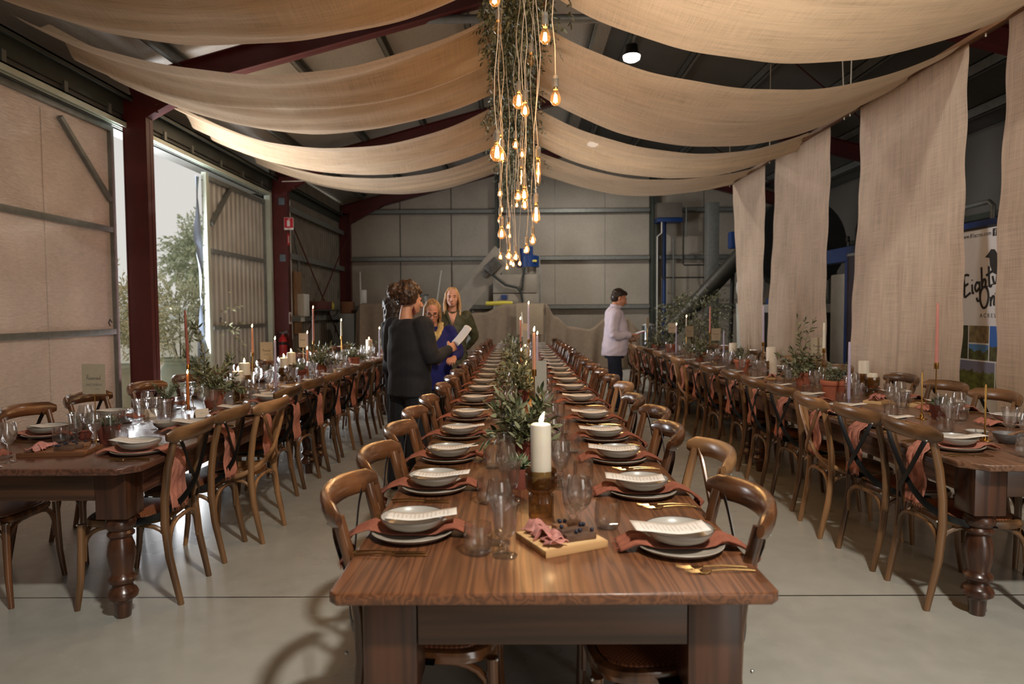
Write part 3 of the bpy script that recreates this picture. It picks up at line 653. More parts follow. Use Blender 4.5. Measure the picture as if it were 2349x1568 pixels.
def woman_blonde():
    t = person('person with long straight blonde hair in olive green blouse, facing camera', (-.8, 8.25, 0), .12)
    Mh = hm(1.65, -.06, .02, 0, -.015)
    ra = [Vector((-.175, .01, 1.43)), Vector((-.22, .03, 1.15)), Vector((-.14, -.12, 1.0))]; la = [Vector((.175, .01, 1.43)), Vector((.27, .08, 1.17)), Vector((.17, .16, 1.03))]
    legs = [[(-.09, 0, .95), (-.09, -.01, .52), (-.09, .01, .09)], [(.09, 0, .95), (.09, -.01, .52), (.09, .01, .09)]]
    b = MB(); base_body(b, 1.77, [ra, la], legs, Mh, .98)
    for a, s in ((ra, 1), (la, -1)):
        d = (a[2]-a[1]).normalized(); hand(b, Matrix.Translation(a[2]) @ Vector((1, 0, 0)).rotation_difference(d).to_matrix().to_4x4(), s, .6)
    fuse(b, 'body', M_skC, t, .0055, 2); face(t, Mh, (176, 100, 96))
    b = MB(); loft(b, [(0, 0, .78, .195, .14), (0, 0, .95, .18, .13), (0, 0, 1.08, .165, .12), (0, -.005, 1.25, .18, .13), (0, .005, 1.38, .178, .115), (0, .015, 1.45, .14, .085), (0, .025, 1.475, .1, .06)])
    for a in (ra, la): limb(b, [a[0]+Vector((0, 0, -.01)), a[1], a[1].lerp(a[2], .9)], [.075, .064, .046])
    fuse(b, 'blouse', M_oliveb, t, .009, 3, wrinkle(.007, 8))
    b = MB(); b.add([(-.055, -.1, 1.475), (.055, -.1, 1.475), (0, -.138, 1.3), (0, -.11, 1.45)], [(0,2,3), (3,2,1)]); b.v = [(x, y-.012, z) for x, y, z in b.v]
    o = b.build('open_neckline', M_skC, t); md = o.modifiers.new('thick', 'SOLIDIFY'); md.thickness = .006
    for s in (-1, 1): MB().tube([(s*.07, -.06, 1.49), (s*.05, -.115, 1.43), (s*.012, -.15, 1.3)], [.02, .02, .012], 8, flat=(1, .4)).build('collar', M_oliveb, t)
    b = MB(); loft(b, [(0, 0, .78, .17, .12), (0, 0, .98, .165, .12)])
    for l in legs: limb(b, [l[0], l[1], (l[2][0], 0, .1)], [.1, .075, .06])
    fuse(b, 'trousers', M_blk2, t, .01, 3)
    for l in legs: b = MB(); foot(b, (l[2][0], 0, 0)); fuse(b, 'shoe', M_shoe, t, .008, 2)
    hh = MB(); hh.ball((0, .035, .045), (.081, .097, .087), 18, 12)
    for i in range(50):
        a = -.32+(PI+.64)*i/49; x, y = .079*math.cos(a), .02+.09*math.sin(a); L = .3+.03*math.sin(i*2.1); fr = 1.0 if y > .0 else 1.12
        hh.tube([(x*.4, y*.6-.01, .125), (x*.98, y-.01, .05), (x*1.1*fr, y*1.0, -.07), (x*1.12*fr, y*1.0-.02*(y < .02), -.18), (x*1.05*fr, y*.95-.05*(y < .02), -L)], [.01, .015, .017, .015, .006], 7)
    b = MB(); b.add([tuple(Mh @ Vector(v)) for v in hh.v], hh.f); fuse(b, 'hair', M_hblonde, t, .007, 1)
woman_blonde()
def woman_dark():
    t = person('person with long dark wet-look curls, mostly hidden behind the person in charcoal', (-1.41, 7.7, 0), 2.3)
    Mh = hm(1.545, .0, .05, 0, -.015)
    ra = [Vector((-.17, .01, 1.33)), Vector((-.2, .0, 1.07)), Vector((-.15, -.15, .95))]; la = [Vector((.17, .01, 1.33)), Vector((.2, .0, 1.07)), Vector((.15, -.15, .95))]
    legs = [[(-.09, 0, .88), (-.09, -.01, .5), (-.09, .01, .09)], [(.09, 0, .88), (.09, -.01, .5), (.09, .01, .09)]]
    b = MB(); base_body(b, 1.66, [ra, la], legs, Mh, .95)
    for a, s in ((ra, 1), (la, -1)):
        d = (a[2]-a[1]).normalized(); hand(b, Matrix.Translation(a[2]) @ Vector((1, 0, 0)).rotation_difference(d).to_matrix().to_4x4(), s, .6)
    fuse(b, 'body', M_skB, t, .0055, 2); face(t, Mh)
    b = MB(); loft(b, [(0, 0, .8, .18, .13), (0, 0, 1.0, .155, .115), (0, -.005, 1.17, .165, .12), (0, .005, 1.3, .16, .11), (0, .015, 1.36, .12, .08), (0, .02, 1.385, .08, .06)])
    for a in (ra, la): limb(b, [a[0]+Vector((0, 0, -.01)), a[1], a[1].lerp(a[2], .9)], [.065, .055, .04])
    fuse(b, 'top', M_blk, t, .01, 3)
    b = MB(); loft(b, [(0, 0, .78, .165, .12), (0, 0, .92, .16, .12)])
    for l in legs: limb(b, [l[0], l[1], (l[2][0], 0, .1)], [.095, .07, .055])
    fuse(b, 'trousers', M_blk2, t, .01, 3)
    for l in legs: b = MB(); foot(b, (l[2][0], 0, 0)); fuse(b, 'shoe', M_shoe, t, .008, 2)
    hh = MB(); hh.ball((0, .035, .045), (.082, .1, .09), 18, 12); curls(hh, (0, .04, .02), (.09, .105, .11), 150, 8, (.012, .02), -.6, lambda p: p.y > -.03)
    r = random.Random(9)
    for i in range(44):
        a = -.3+(PI+.6)*i/43; x, y = .085*math.cos(a), .03+.095*math.sin(a)
        hh.tube([(x*(1+.1*math.sin(j*2.2+i)), y*(1+.1*math.cos(j*2.6+i)), .05-.06*j) for j in range(5)], [.015, .017, .016, .014, .007], 6)
    b = MB(); b.add([tuple(Mh @ Vector(v)) for v in hh.v], hh.f); fuse(b, 'hair', M_hdark, t, .007, 1)
woman_dark()
def man():
    t = person('person in pale lilac shirt and navy trousers, head bowed over a phone', (1.43, 9.9, 0), PI/2+.05)
    Mh = hm(1.66, 0, .38, 0, -.075, s=1.06)
    # figure's own right side is -x, toward the camera here
    ra = [Vector((-.19, .02, 1.46)), Vector((-.235, .06, 1.13)), Vector((-.2, -.19, 1.13))]; la = [Vector((.19, .02, 1.46)), Vector((.22, .02, 1.14)), Vector((.1, -.22, 1.1))]
    legs = [[(-.1, .03, .98), (-.1, .02, .53), (-.1, .06, .09)], [(.1, 0, .98), (.1, -.05, .53), (.1, -.04, .09)]]
    b = MB(); base_body(b, 1.8, [ra, la], legs, Mh, 1.1)
    for a, s in ((ra, 1), (la, -1)):
        d = (a[2]-a[1]).normalized(); hand(b, Matrix.Translation(a[2]) @ Vector((1, 0, 0)).rotation_difference(d).to_matrix().to_4x4(), s, .85, 1.1)
    fuse(b, 'body', M_skE, t, .006, 2); face(t, Mh, (160, 96, 84), True)
    b = MB(); loft(b, [(0, .01, .82, .215, .182), (0, 0, .92, .215, .187), (0, -.02, 1.05, .205, .185), (0, -.025, 1.2, .21, .175), (0, -.005, 1.35, .21, .15), (0, .01, 1.46, .19, .115), (0, .01, 1.51, .12, .085), (0, -.0, 1.54, .08, .075)])
    for a in (ra, la): limb(b, [a[0]+Vector((0, 0, -.01)), a[1], a[1].lerp(a[2], .9)], [.088, .076, .05])
    fuse(b, 'shirt', M_lilac, t, .01, 3, wrinkle(.009, 8, .9))
    b = MB(); b.tube([(.075*math.cos(a), .02-.02+.078*math.sin(a)-.02, 1.545+.012*math.sin(a)) for a in [PI*2*i/20 for i in range(21)]], .02, 8, flat=(1, .4), up=(0, 0, 1)); b.build('collar', M_lilac, t)
    b = MB(); loft(b, [(0, .01, .78, .175, .14), (0, 0, .95, .17, .14)])
    for l in legs: limb(b, [(l[0][0]*.85, l[0][1], .86), l[1], (l[2][0], l[2][1], .08)], [.1, .092, .075])
    fuse(b, 'trousers', M_navy, t, .01, 3, wrinkle(.006, 8, .5))
    for l in legs: b = MB(); foot(b, (l[2][0], l[2][1], 0)); fuse(b, 'shoe', M_shoe, t, .008, 2)
    hh = MB(); hh.ball((0, .032, .046), (.081, .1, .086), 18, 12); hh.ball((0, -.018, .085), (.06, .066, .036), 14, 10); hh.ball((0, .062, .0), (.077, .066, .085), 16, 12)
    b = MB(); b.add([tuple(Mh @ Vector(v)) for v in hh.v], hh.f); fuse(b, 'hair', M_hman, t, .007, 1, wrinkle(.003, 40))
    g = Matrix.Translation((1.43, 9.9, 0)) @ Matrix.Rotation(PI/2+.05, 4, 'Z') @ (ra[2]+(ra[2]-ra[1]).normalized()*.11+Vector((.02, 0, .02)))
    o = thing('phone', 'phone in a pink case held by the person in the lilac shirt', 'phone', (g.x, g.y, g.z), 0); o.rotation_euler = (.2, -.3, 0)
    MB().box(-.03, .11, -.036, .036, -.005, .003, .002).build('case', plain('pink_case', srgb(190, 60, 90), .5), o); MB().box(-.024, .104, -.032, .032, .003, .0045).build('screen', M_black, o)
man()
# ---------------------------------------------------------------- tables and chairs
W_top = wood('walnut_stained_top', srgb(76, 46, 30), srgb(120, 76, 48), 'Y', 1.25, .36, .15, 9, .04)
W_topend = wood('dark_stained_apron', srgb(50, 31, 20), srgb(84, 53, 33), 'X', 1.0, .35, .15, 4, .04)
W_topl = wood('mahogany_top', srgb(68, 42, 33), srgb(104, 68, 52), 'Y', 1.25, .27, .35, 6, .04)
W_topr = wood('aged_brown_top', srgb(82, 55, 40), srgb(124, 88, 65), 'Y', 1.25, .36, .15, 6, .04)
W_leg = wood('turned_leg_wood', srgb(48, 27, 18), srgb(84, 50, 32), 'Z', 1.0, .28, .3, 4, .06)
def turned_leg(zt, w=.075, sq=False):
    b = MB()
    if sq:
        b.box(-w, w, -w, w, .44, zt, .02)
        b.lathe([(.06, .44), (.07, .42), (.07, .3), (.05, .1), (.04, 0)], 20); return b
    b.box(-w, w, -w, w, .5, zt, .006)
    k = w/.075
    pr = [(.03,0),(.034,.005),(.04,.075),(.046,.085),(.066,.1),(.07,.118),(.062,.135),(.047,.15),(.045,.165),(.062,.18),(.064,.196),(.05,.212),(.048,.225),(.058,.27),(.063,.315),(.058,.36),(.049,.385),(.047,.395),(.06,.408),(.06,.418),(.05,.43),(.066,.45),(.07,.468),(.062,.488),(.052,.498),(.06,.505)]
    b.lathe([(r*k, z) for r, z in pr], 24); return b
def table(name, label, x0, x1, y0, y1, wt, zt=.76, clip=.0, sq=False, legs=(1,1,1,1)):
    t = thing(name, label, 'table', ((x0+x1)/2, (y0+y1)/2, 0), 0, 'long banquet tables')
    hx, hy = (x1-x0)/2, (y1-y0)/2
    c = clip or .02
    poly = [(-hx+c, -hy), (hx-c, -hy), (hx, -hy+c), (hx, hy-c), (hx-c, hy), (-hx+c, hy), (-hx, hy-c), (-hx, -hy+c)]
    bm = bmesh.new(); vs = [bm.verts.new((x, y, zt-.032)) for x, y in poly]; f = bm.faces.new(vs)
    r = bmesh.ops.extrude_face_region(bm, geom=[f]); bmesh.ops.translate(bm, vec=(0, 0, .032), verts=[v for v in r['geom'] if isinstance(v, bmesh.types.BMVert)])
    bmesh.ops.recalc_face_normals(bm, faces=bm.faces[:])
    bmesh.ops.bevel(bm, geom=[e for e in bm.edges if abs(e.verts[0].co.z-e.verts[1].co.z) < 1e-5], offset=.006, segments=3, profile=.5, affect='EDGES')
    b = MB(); bm.verts.index_update(); b.add([v.co[:] for v in bm.verts], [[v.index for v in f.verts] for f in bm.faces]); bm.free()
    b.build('tabletop', wt, t)
    ins = .05; w = .075; ht = zt-.033
    for sx, sy in ((-1,-1), (1,-1), (1,1), (-1,1)):
        lb = turned_leg(ht, w, sq); lb.build('leg', W_leg, t, loc=(sx*(hx-ins-w-.02), sy*(hy-ins-w-.02), 0))
    ax, ay = hx-ins-.02, hy-ins-.02
    for s in (-1, 1):
        MB().box(-ax+2*w, ax-2*w, s*ay-(.025 if s > 0 else 0), s*ay+(.025 if s < 0 else 0), ht-.135, ht, .003).build('apron', W_topend, t)
        MB().box(s*ax-(.025 if s > 0 else 0), s*ax+(.025 if s < 0 else 0), -ay+2*w, ay-2*w, ht-.135, ht, .003).build('apron', wt, t)
    return t
CX0, CX1 = -.49, .665
ys = (1.675, 4.885, 8.09, 11.3, 14.5)
for i in range(4):
    table('banquet_table', 'long walnut-stained timber table, %s from the camera in the centre row' % ORD[i], CX0, CX1, ys[i], ys[i+1]-.006, W_top, clip=.022, sq=(i == 0))
LX0, LX1 = -2.93, -1.79; RX0, RX1 = 2.07, 3.2
yl = (3.06, 6.27, 9.48, 12.69)
for i in range(3):
    table('banquet_table', 'long mahogany timber table with turned legs, %s from the camera in the sliding-door row' % ORD[i], LX0, LX1, yl[i], yl[i+1]-.006, W_topl, clip=.075 if i == 0 else .03)
    table('banquet_table', 'long aged brown timber table with turned legs, %s from the camera in the burlap-curtain row' % ORD[i], RX0, RX1, yl[i], yl[i+1]-.006, W_topr, clip=.09 if i == 0 else .03)
# crossback chair -------------------------------------------------
def cane_mat():
    m, nt, b = nmat('woven_cane')
    c = coords(nt, (130, 130, 130)); ck = node(nt, 'ShaderNodeTexChecker', Scale=1.0); link(nt, c, ck.inputs['Vector'])
    ck.inputs[1].default_value = (*srgb(104, 58, 36), 1); ck.inputs[2].default_value = (*srgb(160, 98, 62), 1)
    link(nt, ck.outputs[0], b.inputs['Base Color']); b.inputs['Roughness'].default_value = .45
    bp = node(nt, 'ShaderNodeBump', Strength=.5, Distance=.004); link(nt, ck.outputs['Fac'], bp.inputs['Height']); link(nt, bp.outputs[0], b.inputs['Normal']); return m
M_cane = cane_mat()
W_cw = wood('polished_walnut_chair', srgb(56, 33, 19), srgb(114, 72, 42), 'Z', .8, .22, .5, 3, .16)
W_co = wood('oak_chair', srgb(64, 43, 26), srgb(120, 86, 55), 'Z', .8, .32, .25, 3, .2)
W_cl = wood('honey_oak_chair', srgb(94, 64, 38), srgb(162, 120, 80), 'Z', .8, .35, .2, 3, .14)
WY = {}
for m_, a_ in ((W_cw, (srgb(56, 33, 19), srgb(114, 72, 42), 'Y', .6, .22, .5, 2.5, .16)), (W_co, (srgb(64, 43, 26), srgb(120, 86, 55), 'Y', .6, .32, .25, 2.5, .2)), (W_cl, (srgb(94, 64, 38), srgb(162, 120, 80), 'Y', .6, .35, .2, 2.5, .14))): WY[m_.name] = wood(m_.name+'_rail', *a_)
M_strap = plain('black_metal_strap', srgb(20, 21, 22), .38, .4, .1)
M_screw = plain('steel_screw', srgb(190, 190, 185), .3, .9, .05)
def seat_outline(k=0, n=36):
    """rounded trapezoid, +x is the front edge; k shrinks it"""
    pts = []
    for i in range(n):
        a = 2*PI*i/n; ca, sa = math.cos(a), math.sin(a)
        e = .62
        x = math.copysign(abs(ca)**e, ca)*(.205-k); y = math.copysign(abs(sa)**e, sa)*(.215-k)
        y *= 1+.1*(x/.2)
        pts.append((x+.005, y))
    return pts
def chair(name, wd, wood_cross=False, plain_seat=False, joined=False):
    t = thing(name, name, 'chair', (0, 0, 0), 0)
    parts = []
    def P(b, n, m): parts.append((b, n, m))
    o, i1 = seat_outline(), seat_outline(.035)
    n = len(o)
    def ring(rings, closed_top=False, closed_bot=False):
        b = MB(); vs = [p for r in rings for p in r]; fs = []
        for r in range(len(rings)-1):
            for j in range(n): fs.append((r*n+j, r*n+(j+1) % n, (r+1)*n+(j+1) % n, (r+1)*n+j))
        if closed_top: fs.append(tuple((len(rings)-1)*n+j for j in range(n)))
        if closed_bot: fs.append(tuple(range(n-1, -1, -1)))
        return b.add(vs, fs)
    z = .452
    def lay(k, zz): return [(x, y, zz) for x, y in seat_outline(k)]
    if plain_seat:
        P(ring([lay(.03, z-.04), lay(.004, z-.036), lay(0, z-.02), lay(.006, z-.003), lay(.03, z), lay(.1, z-.006), lay(.16, z-.009)], True, True), 'seat', wd)
    else:
        P(ring([lay(.06, z-.04), lay(.004, z-.036), lay(0, z-.02), lay(.006, z-.004), lay(.018, z), lay(.03, z-.002), lay(.034, z-.012)], True, True), 'seat_frame', wd)
        P(ring([lay(.032, z-.016), lay(.034, z+.001), lay(.06, z+.006), lay(.11, z+.011), lay(.17, z+.013)], True, True), 'cane_seat', M_cane)
    # rear legs run up into the back posts
    for s in (-1, 1):
        pts = [(-.275, s*.185, 0), (-.255, s*.187, .1), (-.225, s*.189, .25), (-.208, s*.19, .42), (-.212, s*.191, .55), (-.232, s*.193, .7), (-.262, s*.196, .82), (-.272, s*.197, .862)]
        P(MB().tube(pts, [.014, .0155, .0175, .0185, .0185, .0175, .017, .0165], 10, flat=(1.12, .95), up=(1, 0, 0)).ball((-.25, s*.212, .45), .006, 8, 5, 1).ball((-.3, s*.2, .84), .006, 8, 5, 1), 'leg', [wd, M_screw])
        pts = [(.19, s*.2, .43), (.192, s*.203, .3), (.198, s*.208, .15), (.214, s*.218, .0)]
        P(MB().tube(pts, [.019, .0185, .0165, .0135], 10).ball((.205, s*.213, .43), .006, 8, 5, 1), 'leg', [wd, M_screw])
    # bowed top rail
    pts = []; rs = []
    for k in range(15):
        u = -1+2*k/14; y = u*.252
        x = -.345+.09*abs(u)**2.2; zz = .866+.014*(1-u*u)
        pts.append((x, y, zz)); e = 1 if abs(u) < .85 else 1-.5*((abs(u)-.85)/.15)**2
        rs.append(.042*e)
    P(MB().tube(pts, rs, 14, flat=(1.0, .5), up=(-.28, 0, 1)), 'top_rail', WY[wd.name])
    # crossed back straps
    for s in (-1, 1):
        pts = [(-.285, s*.185, .862), (-.295, s*.15, .8), (-.292+.004*s, s*.06, .68), (-.285+.004*s, -s*.03, .585), (-.255, -s*.13, .51), (-.19, -s*.2, .465), (-.09, -s*.222, .437), (.02, -s*.226, .43)]
        # smooth by Catmull-Rom
        q = []
        P4 = [Vector(pts[0])] + [Vector(p) for p in pts] + [Vector(pts[-1])]
        for i in range(1, len(P4)-2):
            for k in range(4):
                u = k/4; a, bb, c, d = P4[i-1:i+3]
                q.append(.5*((2*bb)+(-a+c)*u+(2*a-5*bb+4*c-d)*u*u+(-a+3*bb-3*c+d)*u**3))
        q.append(P4[-1])
        r = MB(); r.tube(q, .02, 8, flat=(.14, 1.0) if not wood_cross else (.5, .8), up=(-1, 0, .2))
        P(r, 'cross_strap', wd if wood_cross else M_strap)
    # bentwood arches under the seat, one per side
    def arch(p, q, h0=.24, h1=.415):
        p, q = Vector(p), Vector(q); pts = []
        for k in range(13):
            u = k/12; a = PI*u
            e = .5-.5*math.copysign(abs(math.cos(a))**.62, math.cos(a))
            w = p.lerp(q, e); w.z = h0+(h1-h0)*math.sin(a)**.55; pts.append(w)
        return MB().tube(pts, .0115, 8)
    A, B_, C_, D_ = (-.222, -.178, 0), (-.222, .178, 0), (.186, .192, 0), (.186, -.192, 0)
    for p, q in ((A, B_), (B_, C_), (C_, D_), (D_, A)): P(arch(p, q), 'arch_brace', wd)
    if joined:
        j = MB(); mats = []
        for b, nm, m in parts:
            ml = m if isinstance(m, list) else [m]
            for q in ml:
                if q not in mats: mats.append(q)
            o0 = len(j.v); j.v += b.v
            for f, k in zip(b.f, b.mi): j.f.append(tuple(i+o0 for i in f)); j.mi.append(mats.index(ml[k]))
        bpy.data.objects.remove(t); r = j.build(name, mats); return tag(r, name, 'chair')
    for b, nm, m in parts: b.build(nm, m, t)
    return t
K_w = Kind(chair('crossback_chair', W_cw)); K_wf = Kind(chair('crossback_chair', W_cw, joined=True))
K_o = Kind(chair('crossback_chair', W_co)); K_of = Kind(chair('crossback_chair', W_co, joined=True))
K_x = Kind(chair('crossback_chair', W_cl, True, True)); K_xf = Kind(chair('crossback_chair', W_cl, True, True, True))
def put_chair(near, far, x, y, facing, i, label, grp, dx=0, tw=0):
    k = near if y < 8.2 else far
    if k.root['label'] == 'crossback_chair': k.root['label'] = label
    return k.put((x, y, 0), (0 if facing > 0 else PI)+tw, label, grp)
rc = random.Random(3)
# centre row.  backs measured from the photo, then a steady pitch
cR = [2.08, 2.78, 3.28, 3.83, 4.45, 5.2, 5.82, 6.44, 7.06, 7.7, 8.3, 8.94, 9.55, 10.2, 10.8, 11.45, 12.05, 12.7, 13.3, 13.95]
cL = [2.19, 2.74, 3.31, 3.86, 4.44, 5.22, 5.82, 6.44, 7.06, 7.7, 8.3, 8.94, 9.55, 10.2, 10.8, 11.45, 12.05, 12.7, 13.3, 13.95]
offR = {0: -.06, 1: .05, 2: -.03, 3: .03}
for i, y in enumerate(cR):
    x = .47+offR.get(i, rc.uniform(-.02, .06))
    wx = i in (1, 5)
    put_chair(K_x if wx else K_w, K_xf if wx else K_wf, x, y, -1, i, ('walnut crossback chair with %s, %s seat from camera end, curtain side of centre table' % ('wooden cross' if wx else 'black straps', ORD[i])), 'chairs along the centre table', tw=rc.uniform(-.06, .06))
for i, y in enumerate(cL):
    x = -.29+rc.uniform(-.03, .02)
    put_chair(K_w, K_wf, x, y, 1, i, 'walnut crossback chair with black straps, %s seat from camera end, door side of centre table' % ORD[i], 'chairs along the centre table', tw=rc.uniform(-.06, .06))
lA = [3.5, 4.06, 4.42, 5.15, 5.75, 6.35, 6.98, 7.6, 8.25, 8.9, 9.5, 10.1, 10.75, 11.4, 12.0]
lW = [3.5, 4.1, 4.75, 5.44, 6.12, 6.8, 7.45, 8.1, 8.75, 9.4, 10.0, 10.65, 11.3, 11.9]
for i, y in enumerate(lA):
    wx = i == 2
    put_chair(K_x if wx else K_o, K_xf if wx else K_of, -2.03+(.12 if wx else rc.uniform(-.03, .03)), y, -1, i, ('oak crossback chair with %s, %s seat from camera end, aisle side of door-row table' % ('wooden cross' if wx else 'black straps', ORD[i])), 'chairs along the sliding-door table row', tw=rc.uniform(-.08, .08))
for i, y in enumerate(lW):
    put_chair(K_w, K_wf, -2.77+rc.uniform(-.03, .03), y, 1, i, 'walnut crossback chair, %s seat from camera end, door side of door-row table' % ORD[i], 'chairs along the sliding-door table row', tw=rc.uniform(-.06, .06))
rA = [3.42, 3.94, 4.45, 5.08, 5.62, 6.28, 6.9, 7.5, 8.15, 8.8, 9.4, 10.05, 10.7, 11.3, 11.95]
rW = [3.45, 4.0, 4.6, 5.17, 5.78, 6.8, 7.4, 8.1, 8.75, 9.4, 10.0, 10.65, 11.3, 11.9]
for i, y in enumerate(rA):
    wx = i in (2, 8, 13)
    put_chair(K_x if wx else K_o, K_xf if wx else K_of, 2.27+(-.04 if wx else rc.uniform(-.03, .03)), y, 1, i, ('oak crossback chair with %s, %s seat from camera end, aisle side of curtain-row table' % ('wooden cross' if wx else 'black straps', ORD[i])), 'chairs along the burlap-curtain table row', tw=rc.uniform(-.08, .08))
for i, y in enumerate(rW):
    put_chair(K_o, K_of, 3.0+rc.uniform(-.02, .03), y, -1, i, 'oak crossback chair, %s seat from camera end, curtain side of curtain-row table' % ORD[i], 'chairs along the burlap-curtain table row', tw=rc.uniform(-.06, .06))
# ---------------------------------------------------------------- burlap swags, strips, ladder, garland, bulbs
M_burl = burlap('jute_burlap', srgb(206, 178, 146), .34, .02)
M_strip = burlap('jute_burlap_strip', srgb(234, 208, 184), .34, .05)
LZ = 4.22
def swag(name, label, y0, y1, xa, za, xb, zb, sag, seed, folds=(), group='burlap swags under the roof'):
    r = random.Random(seed); ph = [r.uniform(0, 6.28) for _ in range(6)]
    L = abs(xb-xa)
    def fn(u, v):
        x = xa+(xb-xa)*u
        cat = 4*u*(1-u)
        z = za+(zb-za)*u-sag*cat*(1+.05*math.sin(v*2.1+ph[0]))
        y = y0+(y1-y0)*v
        for c, w, a, sk in folds:      # long folds running along the cloth
            d = (v-(c+sk*(u-.5)))/w
            z += a*math.exp(-d*d)*(.35+.65*abs(2*u-1)**.7)
        z += .012*math.sin(v*13+u*4+ph[1])*(.3+abs(2*u-1)) + .008*math.sin(u*11+v*5+ph[2])
        y += .03*math.sin(u*7+ph[3])*(abs(v-.5)*2) + .012*math.sin(u*31+ph[4])*(abs(v-.5)*2)**3
        return (x, y, z)
    b = MB(); b.grid(fn, 60, 44, uvf=lambda u, v: (u*L*1.04, v*(y1-y0)))
    o = b.build(name, M_burl, angle=180); tag(o, label, 'swag', group)
    return o
F1 = [(.3, .06, .08, .06), (.52, .04, -.08, 0), (.72, .06, .09, -.1)]
F2 = [(.22, .07, .1, .1), (.42, .05, -.12, .06), (.6, .06, .13, -.06), (.83, .06, -.1, -.12)]
F3 = [(.48, .02, -.018, .02)]
swag('burlap_swag', 'burlap swag on the door side nearest the camera, filling the top of the picture', 3.75, 5.8, -.26, LZ+.02, -4.72, 4.36, .56, 1, F2)
swag('burlap_swag', 'burlap swag on the door side draped just before the nearest red post, second from camera', 6.42, 8.4, -.26, LZ, -4.75, 4.32, .56, 2, F2)
swag('burlap_swag', 'burlap swag on the door side over the sliding door opening, third from camera', 9.1, 11.05, -.26, LZ, -4.75, 4.3, .55, 3, F2)
swag('burlap_swag', 'burlap swag on the door side nearest the back wall, fourth from camera', 11.5, 13.2, -.26, LZ, -4.75, 4.3, .5, 4, F1)
swag('burlap_swag', 'smooth burlap swag on the curtain side nearest the camera, top of the picture', 3.85, 5.85, .26, LZ-.02, 4.2, 3.94, .5, 5, F3)
swag('burlap_swag', 'smooth burlap swag on the curtain side below the lit high bay lamp, second from camera', 6.4, 8.4, .26, LZ-.05, 4.2, 3.94, .56, 6, F3)
swag('burlap_swag', 'burlap swag on the curtain side ending at the narrower second strip, third from camera', 9.2, 11.1, .26, LZ, 4.2, 3.94, .46, 7, F1)
swag('burlap_swag', 'burlap swag on the curtain side nearest the back wall, fourth from camera', 11.55, 13.25, .26, LZ, 4.2, 3.94, .36, 8, F3)
# hanging strips
def strip(label, ya, yb, ya2, yb2, zb, seed, seam=True, bow=.05):
    r = random.Random(seed); p = [r.uniform(0, 6) for _ in range(5)]
    def fn(u, v):
        z = 3.94+(zb-3.94)*v
        yl = ya+(ya2-ya)*v; yr = yb+(yb2-yb)*v
        y = yl+(yr-yl)*u + .02*math.sin(v*9+p[0]+u*2)*(abs(u-.5)*2) + .012*math.sin(v*37+p[1])*(abs(u-.5)*2)**3
        x = 4.2+bow*math.sin(u*4.2+p[2])*(.2+v)+.03*math.sin(u*15+p[3])*(.15+.6*v)+.02*math.sin(v*5+p[4])
        if seam: x += -.05*math.exp(-((u-.55)/.014)**2)*(.3+v)
        if u > .86: x += .25*(u-.86)*v         # the near selvedge turns back
        return (x, y, z)
    b = MB(); b.grid(fn, 50, 70, uvf=lambda u, v: (v*3.9, u*abs(yb-ya)))
    o = b.build('burlap_strip', M_strip, angle=180); tag(o, label, 'curtain', 'burlap strips hung behind the curtain-row tables'); return o
strip('burlap strip hung at the picture edge, covering part of the pull-up banner', 5.86, 3.6, 5.9, 3.5, .1, 11, False)
strip('widest burlap strip with a centre seam, just beside the pull-up banner', 8.35, 6.42, 8.45, 6.5, .1, 12)
strip('burlap strip with a sewn seam, hung behind the white pillar candles of the curtain row', 11.05, 9.22, 11.1, 9.35, .12, 13)
strip('narrow tapering burlap strip nearest the back wall, beside the big olive bush', 13.25, 11.6, 12.3, 11.72, .12, 14, False)
W_batten = wood('pine_batten', srgb(84, 54, 34), srgb(132, 92, 60), 'Y', 1, .6, 0, 3, .05)
t = MB().box(4.165, 4.235, 1.5, 13.5, 3.93, 3.98, .004).build('hanging_batten', W_batten)
tag(t, 'long timber batten slung from the roof carrying the burlap strips', 'batten')
M_rope = plain('cotton_rope', srgb(214, 204, 186), .9, 0, .1)
for i, (y, dy) in enumerate(((6.15, 0), (8.6, -.05), (8.75, .2), (11.3, 0), (13.4, 0))):
    o = MB().tube([(4.2, y, 3.9), (4.2, y, 3.99), (4.2+.1*dy, y+dy, rz(4.2)+.3)], .007, 6).build('suspension_rope', M_rope)
    tag(o, 'white rope holding the curtain batten, %s from the camera' % ORD[i], 'rope', 'ropes holding the curtain batten')
o = MB().tube([(-4.6, 13.25, 4.05), (-2.4, 13.3, 4.1), (-.3, 13.35, 4.2)], .008, 6).build('tie_cord', M_rope); tag(o, 'white cord strung behind the last door-side swag to the garland', 'cord')
# timber ladder that carries garland and bulbs
W_lad = wood('rough_ladder_timber', srgb(96, 62, 38), srgb(150, 104, 66), 'Y', 1, .6, 0, 3, .05)
lad = thing('hanging_ladder', 'long timber ladder frame hung level over the centre table, carrying garland and bulbs', 'ladder')
for s in (-1, 1): MB().box(s*.26-.025, s*.26+.025, 2.0, 15.4, LZ, LZ+.1, .004).build('rail', W_lad, lad)
for k in range(12): MB().tube([(-.26, 2.4+k*1.15, LZ+.05), (.26, 2.4+k*1.15, LZ+.05)], .02, 8).build('rung', W_lad, lad)
for k in range(4): MB().tube([(-.26, 3.4+k*3.8, LZ+.1), (0, 3.4+k*3.8, rz(0)+.3), (.26, 3.4+k*3.8, LZ+.1)], .006, 6).build('hanger_rope', M_rope, lad)
